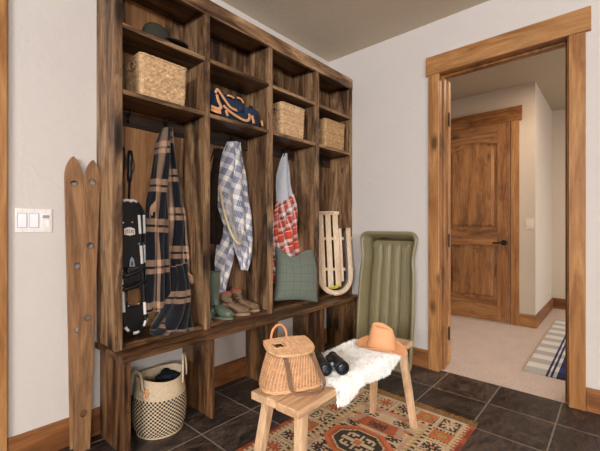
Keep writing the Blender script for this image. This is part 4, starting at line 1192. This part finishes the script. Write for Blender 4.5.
# ------------------------------------------------------------------ sheepskin over the bench
t = thing('sheepskin', 'fluffy white sheepskin draped over the bench under the binoculars and hat', 'sheepskin', (BC.x, BC.y, HB2+.001), BR)
rng = random.Random(5)
NEAR = [(-.27, .040), (-.24, .048), (-.19, .066), (-.14, .050), (-.10, .034), (-.04, .034), (.03, .046), (.13, .062), (.20, .044), (.28, .016)]
def skin(a, b):
    """a 0..1 along, b -1..1 across (arc length): a point of the hide and its normal"""
    half = .110
    x0, x1 = -.243 + .012*math.sin(b*7+1), .262 + .012*math.sin(b*6)
    x = lerp(x0, x1, a)
    hang = table(NEAR, x)[0] if b < 0 else .03 + .008*math.sin(a*14)
    s = b*(half + hang)
    r = .018; m = abs(s); sg = -1 if s < 0 else 1
    if m < half-r: p = Vector((x, s, .004)); n = Vector((0, 0, 1))
    else:
        q = (m-(half-r))/r
        if q < PI/2: p = Vector((x, sg*(half-r+r*math.sin(q)), .004-r+r*math.cos(q))); n = Vector((0, sg*math.sin(q), math.cos(q)))
        else: p = Vector((x, sg*half, .004-r-(m-(half-r)-r*PI/2))); n = Vector((0, sg, 0))
    lump = .010 + .006*noise.noise(Vector((x*24, s*24, 3))) + .003*noise.noise(Vector((x*60, s*60, 8)))
    e = min(1, 9*min(a, 1-a))*min(1, 7*(1-abs(b)))
    return p + n*(lump*e**.5 if e > 0 else 0), n
bm = nb(); NA, NB = 110, 80; G = []
for i in range(NA+1):
    G.append([bm.verts.new(skin(i/NA, -1+2*j/NB)[0]) for j in range(NB+1)])
for i in range(NA):
    for j in range(NB):
        f = bm.faces.new((G[i][j], G[i+1][j], G[i+1][j+1], G[i][j+1])); f.smooth = True
m = obj('hide', bm, M_wool, t).modifiers.new('thick', 'SOLIDIFY'); m.thickness = .003; m.offset = -1
bm = nb()
for k in range(22000):
    a = rng.random(); b = rng.uniform(-1, 1)
    if rng.random() < .12: a = rng.choice((rng.uniform(0, .02), rng.uniform(.98, 1)))
    elif rng.random() < .10: b = rng.choice((-1, 1))*rng.uniform(.95, 1)
    p, n = skin(a, b)
    top = n.z > .5
    lk = Vector((noise.noise(Vector((p.x*34, p.y*34+p.z*34, 1))), noise.noise(Vector((p.x*34, p.y*34, 9))), noise.noise(Vector((p.x*34, p.z*34, 5)))))
    out = Vector(((-1 if a < .025 else 1 if a > .975 else 0), 0, 0))
    d = (n*(.38 if top else .30) + lk*1.3 + out*.8 + Vector((0, -.2, 0 if top else -1.1)) + Vector((rng.gauss(0, .25), rng.gauss(0, .25), rng.gauss(0, .1)))).normalized()
    ln = rng.uniform(.006, .013) if top else rng.uniform(.009, .019)
    if top: d.z = max(d.z, .12)
    side = d.cross(Vector((rng.gauss(0, 1), rng.gauss(0, 1), rng.gauss(0, 1)))).normalized()
    cv = side.cross(d)*rng.uniform(-.7, .7)
    w = rng.uniform(.0008, .0015)
    q0 = p; q1 = q0 + d*ln*.5 + cv*ln*.3; q2 = q0 + d*ln + cv*ln*.1
    v = [bm.verts.new(q) for q in (q0-side*w, q0+side*w, q1+side*w*.9, q1-side*w*.9, q2)]
    f1 = bm.faces.new((v[0], v[1], v[2], v[3])); f2 = bm.faces.new((v[3], v[2], v[4])); f1.smooth = f2.smooth = True
obj('fleece', bm, M_wool, t)

# ------------------------------------------------------------------ binoculars
t = thing('binoculars', 'black binoculars lying on the white sheepskin', 'binoculars', (1.082, .812, HB2+.020), R(-38)); t.scale = (1.12, .98, 1.12)
for s in (-1, 1):
    cx = s*.0285
    bm = nb(); y0 = -.055
    prof_ = [(-.058, .0205), (-.056, .0232), (-.040, .0225), (-.020, .0205), (.004, .0195), (.020, .0185), (.036, .0165), (.052, .0150), (.056, .0150)]
    loft(bm, [ring((cx*(1 if y < 0 else 1-.10*(y/.05)), y, .025), (r, 0, 0), (0, 0, r), 24) for y, r in prof_])
    obj('barrel', bm, M_rubberblack, t, auto=35)
    bm = nb(); loft(bm, [ring((cx, -.0585, .025), (.0165, 0, 0), (0, 0, .0165), 24), ring((cx, -.0595, .025), (.012, 0, 0), (0, 0, .012), 24), ring((cx, -.0600, .025), (.004, 0, 0), (0, 0, .004), 24)]); obj('objective_lens', bm, M_lens, t, smooth=True)
    bm = nb(); tube(bm, [(cx+.0205*math.cos(2*PI*k/28), -.0585, .025+.0205*math.sin(2*PI*k/28)) for k in range(28)], .0022, 6, closed=True); obj('lens_rim', bm, M_blackplastic, t, smooth=True)
    bm = nb(); loft(bm, [ring((cx*.9, y, .025), (r, 0, 0), (0, 0, r), 20) for y, r in ((.056, .0165), (.060, .0172), (.072, .0168), (.074, .0140))]); obj('eyecup', bm, M_rubberblack, t, auto=35)
bm = nb(); box(bm, (-.020, -.026, .020), (.020, .022, .034), .004); obj('bridge', bm, M_rubberblack, t, auto=40)
bm = nb(); loft(bm, [ring((0, y, .036), (r, 0, 0), (0, 0, r), 20) for y, r in ((-.002, .0085), (0, .010), (.026, .010), (.028, .0085))]); obj('focus_wheel', bm, M_blackplastic, t, auto=35)
bm = nb(); cyl(bm, (0, -.027, .030), (0, -.0285, .030), .0065, 16); obj('hinge_cap', bm, M_grey, t, auto=40)

# ------------------------------------------------------------------ hat
t = thing('felt_hat', 'orange-tan felt brimmed hat on the right end of the bench', 'hat', (1.446, .796, HB2+.018), 0, rot=(R(5), R(3), R(-66))); t.scale = (.94,)*3
# local x = long axis of the brim
def brim(rho, a, th=0):
    x = math.cos(a); y = math.sin(a)
    rx, ry = lerp(.066, .122, rho), lerp(.054, .092, rho)
    z = .004 + .024*rho**2*abs(y)**2.2 - .016*rho**2*max(0, x)**2 + .003*rho*math.sin(3*a)
    return Vector((rx*x, ry*y, z + th))
bm = nb(); n = 64
top_ = [[brim(r/8, 2*PI*k/n, .0030) for k in range(n)] for r in range(9)]
bot_ = [[brim(r/8, 2*PI*k/n, 0) for k in range(n)] for r in range(8, -1, -1)]
loft(bm, top_ + bot_ + [top_[0]], True, False); obj('brim', bm, M_felt, t, smooth=True)
bm = nb(); rings = []
for j in range(26):
    v = j/25
    for_ = []
    k = min(1, v/.72)
    for i in range(n):
        a = 2*PI*i/n; x, y = math.cos(a), math.sin(a)
        if v <= .72: rx, ry, z = lerp(.0675, .053, k**1.1), lerp(.0555, .043, k**1.1), .005+.100*k
        else:
            q = (v-.72)/.28; sh = math.cos(q*PI/2)**.7 if q < 1 else .03
            rx, ry = .053*max(.03, sh), .043*max(.03, sh); z = .105 + .008*math.sin(q*PI/2)
        p = Vector((rx*x, ry*y, z))
        if z > .06:
            tt = min(1, (z-.06)/.045)
            # centre crease and front pinches
            p.z -= tt*tt*.024*math.exp(-(p.y/.014)**2)*(1 if abs(p.x) < .05 else .8)
            p.z += tt*.006*(-p.x/.05)
            pin = math.exp(-((p.x-.032)/.018)**2)
            p.y *= 1 - .26*tt*pin
            p.z -= .010*tt*max(0, p.x/.055)
        for_.append(p)
    rings.append(for_)
loft(bm, rings, True, True); obj('crown', bm, M_felt, t, smooth=True)
bm = nb(); tube(bm, [Vector((.0682*math.cos(2*PI*k/n), .0562*math.sin(2*PI*k/n), .0105)) for k in range(n)], .0022, 6, closed=True); obj('hat_band', bm, M_felt, t, smooth=True)

# ------------------------------------------------------------------ wicker creel
CO = Vector((.931, .877, HB2+.0015)); CRZ = R(-26.5)
t = thing('wicker_creel', 'wicker fishing creel with lid hole and leather strap on the left end of the bench', 'creel', CO, CRZ)
n = 208; HC = .119
def creel_path(v):
    w = lerp(.220, .160, v**1.25) - .010*math.exp(-v*14); d = lerp(.134, .112, v) - .008*math.exp(-v*14)
    out = []
    # rounded front corners, nearly flat back
    P = rrect(w, d, .046, n)
    return [(x*(1 if y < 0 else 1-.06*(y/(d/2))), y - .010*max(0, -y/(d/2))*(1-(x/(w/2))**2), a, b) for x, y, a, b in P]
bm = nb(); woven(bm, creel_path, HC, 22, n, .0016, 8, 3, jitter=.3); solid(obj('woven_body', bm, M_wickerbody, t), .004)
bm = nb()
for i in range(0, n, 4):
    pts = []
    for j in range(9):
        P = creel_path(j/8)[i]; pts.append((P[0]+P[3]*.0016, P[1]-P[2]*.0016, HC*j/8))
    tube(bm, pts, .0021, 5)
obj('upright_canes', bm, M_wicker, t, smooth=True)
bm = nb(); P = creel_path(0)
for dz, dr in ((.004, .002), (.009, .0022)): tube(bm, [(x+b*dr, y-a*dr, dz+.0012*math.sin(i*.55+dz*300)) for i, (x, y, a, b) in enumerate(P)], .0042, 6, closed=True)
obj('base_braid', bm, M_wicker, t, smooth=True)
bm = nb(); P = creel_path(0); loft(bm, [[(x*.97, y*.97, .002) for x, y, a, b in P], [(x*.97, y*.97, .006) for x, y, a, b in P]]); obj('base', bm, M_wickerdark, t)
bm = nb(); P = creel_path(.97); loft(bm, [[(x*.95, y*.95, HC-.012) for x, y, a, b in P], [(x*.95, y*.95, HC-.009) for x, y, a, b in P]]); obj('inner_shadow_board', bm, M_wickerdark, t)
# lid: D shaped, woven in strips across, with a square hole
def lidout(k):
    pts = []; w, yb, yf = .084+k, .058+k, -.070-k
    for i in range(25):
        a = PI + PI*i/24
        x = w*math.copysign(abs(math.cos(a))**.80, math.cos(a)); y = .012 + (.012-yf)*math.copysign(abs(math.sin(a))**.85, math.sin(a))
        pts.append((x, y))
    pts += [(w*.985, yb-.02), (w*.95, yb), (0, yb+.002), (-w*.95, yb), (-w*.985, yb-.02)]
    return pts
def lidz(x, y): return HC + .012 + y*.16 + .006*(1-(x/.10)**2)
hole_ = [(-.058, -.004), (-.022, -.012), (-.016, .018), (-.050, .026)]
# woven surface built from canes running front to back crossed by thin weavers
def inside(x, y, k=0):
    pts = lidout(k); c = False; j = len(pts)-1
    for i in range(len(pts)):
        if (pts[i][1] > y) != (pts[j][1] > y) and x < (pts[j][0]-pts[i][0])*(y-pts[i][1])/(pts[j][1]-pts[i][1])+pts[i][0]: c = not c
        j = i
    return c
def inhole(x, y): return -.059+.0*y < x + .22*(y-.008) < -.018 and -.010 < y < .024
bm = nb(); Lr = bm.loops.layers.float_color.new('Tint'); NX_, NY_ = 112, 120
gv = {}
def lv(i, j):
    if (i, j) not in gv:
        x = -.112+.224*i/NX_; y = -.070+.132*j/NY_
        row = j//4; f = (j % 4)/4
        d = .0022*(math.cos(PI*(i/4) + PI*row)*math.sin(PI*f) + .6*abs(math.sin(PI*f)))
        gv[(i, j)] = bm.verts.new((x, y, lidz(x, y)+d))
    return gv[(i, j)]
for i in range(NX_):
    for j in range(NY_):
        x = -.112+.224*(i+.5)/NX_; y = -.070+.132*(j+.5)/NY_
        if not inside(x, y) or inhole(x, y): continue
        f = bm.faces.new((lv(i, j), lv(i+1, j), lv(i+1, j+1), lv(i, j+1))); f.smooth = True
        tt = .28*noise.noise(Vector((i//8*2.1, j//4*1.7, 3)))
        for l in f.loops: l[Lr] = (tt, tt, tt, 1)
lid = obj('lid', bm, M_wicker, t); solid(lid, .005)
bm = nb(); tube(bm, [(x, y, lidz(x, y)-.001) for x, y in lidout(.001)], .0054, 8, closed=True); obj('lid_rim', bm, M_wicker, lid, smooth=True)
bm = nb()
for x in (-.068, .0, .022, .044, .066): tube(bm, [(x+.004*math.sin(y*40), y, lidz(x, y)+.0028) for y in [-.055+.105*k/10 for k in range(11)]], .0022, 6)
obj('lid_canes', bm, M_wicker, lid, smooth=True)
bm = nb(); hp = [(-.062, -.011), (-.019, -.011), (-.028, .025), (-.068, .025)]
tube(bm, [(x, y, lidz(x, y)+.001) for x, y in hp], .0026, 6, closed=True); obj('hole_rim', bm, M_wicker, lid, smooth=True)
bm = nb(); tube(bm, [(.004, y, lidz(.004, y)+.004) for y in (-.012, .0, .012)], .0028, 6); obj('latch_peg', bm, M_cream, lid, smooth=True)
# cane loop handle at the back
bm = nb(); pts = []
for k in range(25):
    a = PI*k/24; pts.append((-.022-.031*math.cos(a), .060, HC+.018+.060*math.sin(a)**.8 if 0 < k < 24 else HC+.004))
tube(bm, pts, .0046, 10); obj('loop_handle', bm, plain('peeled_cane', srgb(204, 142, 100), .45, .1), t, smooth=True)
# leather strap: out from under the lid, down the front, a loop on the bench and back up
ci, si = math.cos(-CRZ), math.sin(-CRZ)
def cl(v): v = Vector(v)-CO; return Vector((ci*v.x - si*v.y, si*v.x + ci*v.y, v.z))
sp_ = [(-.044, -.071, HC+.002), (-.043, -.083, HC-.008), (-.038, -.0845, HC*.72), (-.032, -.086, HC*.38), (-.026, -.090, .018), (-.016, -.098, .006), (.012, -.110, .0055), (.045, -.112, .0055), (.074, -.104, .0055), (.090, -.092, .008), (.095, -.080, .030), (.080, -.078, HC*.5), (.066, -.078, HC*.8), (.056, -.076, HC-.004), (.050, -.062, HC+.002)]
bm = nb(); P = smooth_path(sp_, 6); N = len(P); rings = []
for i, p in enumerate(P):
    tn = (P[min(i+1, N-1)]-P[max(i-1, 0)]).normalized()
    flat = min(1, max(0, (.022-p.z)/.014))
    wd = Vector((1, 0, 0)).lerp(Vector((0, 0, 1)), flat); wd = (wd - tn*wd.dot(tn)).normalized(); nn = tn.cross(wd)
    w, h = lerp(.0065, .0045, flat), .0011
    rings.append([p+wd*w+nn*h, p-wd*w+nn*h, p-wd*w-nn*h, p+wd*w-nn*h])
loft(bm, rings); obj('leather_strap', bm, M_strap, t)

# ------------------------------------------------------------------ kilim rug
KX0, KX1, KY0, KY1 = .50, 1.925, .528, 1.274
kil = thing('kilim_rug', 'patterned orange and cream kilim rug with fringed end under the bench', 'rug', ((KX0+KX1)/2, (KY0+KY1)/2, 0))
PALC = [srgb(208, 186, 152), srgb(206, 122, 82), srgb(180, 102, 72), srgb(76, 68, 62), srgb(124, 108, 90), srgb(186, 152, 92), srgb(202, 162, 136), srgb(152, 80, 64)]
CRM, ORG, RUS, DRK, TAU, MUS, PNK, RED = range(8)
def kmat(i, c):
    t_ = NT('kilim_yarn_%s' % ['cream', 'orange', 'rust', 'charcoal', 'taupe', 'mustard', 'pink', 'red'][i]); v = t_.coord(False)
    n_ = t_.noise(t_.scale(v, (300, 120, 1)), 1, 2, .6); m = t_.noise(v, 14, 3)
    cc = t_.mix(1.0, c, t_.ramp(n_, [(.3, .72), (.7, 1.15)]), 'MULTIPLY'); cc = t_.mix(1.0, cc, t_.ramp(m, [(.3, .82), (.7, 1.08)]), 'MULTIPLY')
    t_.col(cc); t_.rough(.95, .05); t_.bump(n_, .5, .002); return t_.m
KM = [kmat(i, c) for i, c in enumerate(PALC)]
def star(u, v):                         # eight-armed hooked flower, u, v in -1..1
    a, b = abs(u), abs(v)
    if a < .16 and b < .16: return 2
    if (a < .13 and b < .78) or (b < .13 and a < .78): return 1
    if abs(a-b) < .17 and a < .66: return 1
    if .62 < max(a, b) < .80 and min(a, b) < .30: return 1
    return 0
def kcol(p, q, W):
    Q = W-q; m = min(q, Q)
    if p < .012: return TAU
    if m < .016: return RED if int(p/.05) % 3 else RUS
    if m < .044:                        # saw teeth
        ph = (p % .026)/.026; k = (m-.016)/.028
        return RUS if abs(ph-.5)*2 > k else CRM
    if p < .026: return CRM
    # rings of squares
    pitch = .118
    if m < .158 or p < .142:
        if p < .142 and not (m < .158 and p >= .142):
            al = q-.044; idx = int(al/pitch); lu = (al % pitch)/pitch*2-1; lv_ = (p-.026)/.116*2-1
        else:
            al = p-.026; idx = int(al/pitch)+ (0 if q < W/2 else 1); lu = (al % pitch)/pitch*2-1; lv_ = (m-.044)/.114*2-1
        if abs(lu) > .84: return CRM
        if abs(lu) > .70: return (DRK if idx % 2 else RUS) if int((lv_+1)*7) % 2 else CRM
        if abs(lv_) > .86: return CRM
        k = idx % 4
        bg = (DRK, ORG, CRM, CRM)[k]; fg = (CRM, MUS, DRK, RUS)[k]
        if k == 1: return fg if abs(lu)*1.3+abs(lv_) < .62 else (RUS if abs(lu)*1.3+abs(lv_) < .74 else bg)
        s = star(lu*1.25, lv_*1.05)
        return fg if s == 1 else (ORG if s == 2 else bg)
    if m < .172 or p < .156:
        al = q if p < .156 and m >= .158 else p
        return DRK if (al % .034) < .016 else CRM
    # inner field
    c = W/2; dq = q-c; aq = abs(dq); f = p-.156
    if f < .05: return PNK if (int((f + aq*.5)/.022) % 3) else (ORG if aq < .1 else CRM)
    if m < .200: return MUS if ((p % .030)/.030 > (m-.172)/.028) else CRM
    if f < .115:
        for cq in (-.085, .085):
            s = star((f-.083)/.034, (dq-cq)/.050)
            if s: return DRK if s == 1 else MUS
        return CRM
    if f < .125: return PNK
    if f < .215 and aq < .12 + .3*(f-.125):
        s = star((f-.170)/.036, dq/.062)
        if s: return DRK if s == 1 else TAU
        return RUS if aq < .09 + .2*(f-.125) else PNK
    per = .285; g = (f-.215) % per - per/2; ag = abs(g)
    d = max((ag/.135 + aq/.175)*.80, ag/.118, aq/.155)
    step = math.floor(d*18)/18
    if step < 1.02:
        if step > .88: return ORG
        if step > .74: return RUS
        if step > .68: return CRM
        if max(ag, aq) < .016: return ORG
        if max(ag, aq) < .023: return CRM
        hk = (ag < .008 and aq < .085) or (aq < .008 and ag < .062) or (abs(ag-.050) < .008 and .018 < aq < .062) or (abs(aq-.066) < .008 and .018 < ag < .052) or (abs(ag-.032) < .006 and .034 < aq < .05)
        return CRM if hk else DRK
    if step < 1.12: return DRK if int(g/.018+100) % 2 else CRM
    for cg in (-.1425, .1425):
        for cq in (-.115, .115):
            s = star((g-cg)/.045, (dq-cq)/.045)
            if s: return DRK if s == 1 else ORG
    if m > .2 and m < .214: return PNK
    return CRM
bm = nb(); NXk, NYk = 190, 124; W_ = KY1-KY0; Lk = KX1-KX0; g = {}
kc = Vector(((KX0+KX1)/2, (KY0+KY1)/2, 0))
for i in range(NXk+1):
    for j in range(NYk+1):
        x, y = KX0+Lk*i/NXk, KY0+W_*j/NYk
        g[i, j] = bm.verts.new(Vector((x, y, .0045+.0006*noise.noise(Vector((x*6, y*6, 0)))))-kc)
for i in range(NXk):
    for j in range(NYk):
        f = bm.faces.new((g[i, j], g[i+1, j], g[i+1, j+1], g[i, j+1]))
        f.material_index = kcol(Lk*(1-(i+.5)/NXk), W_*(j+.5)/NYk, W_)
o = obj('woven_field', bm, KM, kil); m = o.modifiers.new('thick', 'SOLIDIFY'); m.thickness = .004; m.offset = -1
M_fr = plain('brown_fringe', srgb(140, 104, 58), .95, .3, 60)
for xe, s in ((KX1, 1), (KX0, -1)):
    bm = nb()
    for k in range(330):
        y = KY0 + W_*(k+rng.random())/330; p0 = Vector((xe-.002*s, y, .004))-kc
        p1 = p0 + Vector((s*rng.uniform(.02, .03), rng.gauss(0, .004), .003)); p2 = p1 + Vector((s*rng.uniform(.014, .026), rng.gauss(0, .006), -.0045))
        tube(bm, [p0, p1, p2], [.0016, .0017, .0009], 4)
    o = obj('fringe', bm, M_fr, kil, label='brown fringe')

# ------------------------------------------------------------------ hall runner
HR0 = Vector((2.89, .0, 0)); HRW, HRL = .50, 1.85
bm = nb(); uvl = bm.loops.layers.uv.new('UVMap'); g = {}
for i in range(61):
    for j in range(21):
        g[i, j] = bm.verts.new((HRL*i/60, -.25+HRW*j/20, .0085+.001*noise.noise(Vector((i*.2, j*.3, 0)))))
for i in range(60):
    for j in range(20):
        f = bm.faces.new((g[i, j], g[i+1, j], g[i+1, j+1], g[i, j+1]))
        for l, (a, b) in zip(f.loops, ((i, j), (i+1, j), (i+1, j+1), (i, j+1))): l[uvl].uv = (b/20, HRL*a/60)
o = obj('hall_runner', bm, M_runner); o.location = (2.89, .243, 0); m = o.modifiers.new('thick', 'SOLIDIFY'); m.thickness = .008; m.offset = -1
tag(o, 'striped blue and white runner rug on the hall carpet', 'rug')

# ------------------------------------------------------------------ light
def area(name, loc, rot, sx, sy, power, col):
    l = bpy.data.lights.new(name, 'AREA'); l.shape = 'RECTANGLE'; l.size = sx; l.size_y = sy; l.energy = power; l.color = col
    o = bpy.data.objects.new(name, l); COL.objects.link(o); o.location = loc; o.rotation_euler = rot; return o
# daylight in the two windows behind the camera, an added unseen uplight to brighten the ceiling, hall window and hall ceiling lamp
area('daylight_front_window', ((FX0+FX1)/2, YF-.005, (WZ0+.85+WZ1+.1)/2), (R(90), 0, 0), 2.5, .55, 165, (.98, .985, 1.0))
area('daylight_left_window', (XL-.005, (WY0+WY1)/2, (WZ0+.85+WZ1+.1)/2), (R(90), 0, R(-90)), 2.5, .55, 275, (.98, .985, 1.0))
area('added_uplight', (-1.5, -1.6, 1.75), (R(180), 0, 0), .4, .4, 58, (1.0, .98, .96))
area('hall_ceiling_lamp', (3.5, .2, ZC-.03), (0, 0, 0), .5, .5, 14, (1.0, .82, .66))
area('hall_daylight', ((HW0+HW1)/2, -1.69, .82), (R(90), 0, 0), 2.1, .95, 27, (.86, .93, 1.0))
w = bpy.data.worlds.new('outside'); S.world = w; w.use_nodes = True
w.node_tree.nodes['Background'].inputs[0].default_value = (.75, .85, 1, 1); w.node_tree.nodes['Background'].inputs[1].default_value = .6

# ------------------------------------------------------------------ camera
cam = bpy.data.cameras.new('camera'); co = bpy.data.objects.new('camera', cam); COL.objects.link(co)
cam.sensor_width = 36; cam.lens = F/600*36; cam.shift_y = 2/600; cam.clip_start = .02
co.location = (0, 0, 1); co.rotation_euler = (R(90), 0, -math.atan2(.7469, .6653)); S.camera = co
S.view_settings.view_transform = 'Standard'; S.view_settings.look = 'None'; S.view_settings.gamma = 1; S.view_settings.exposure = .27
S.view_settings.use_curve_mapping = False
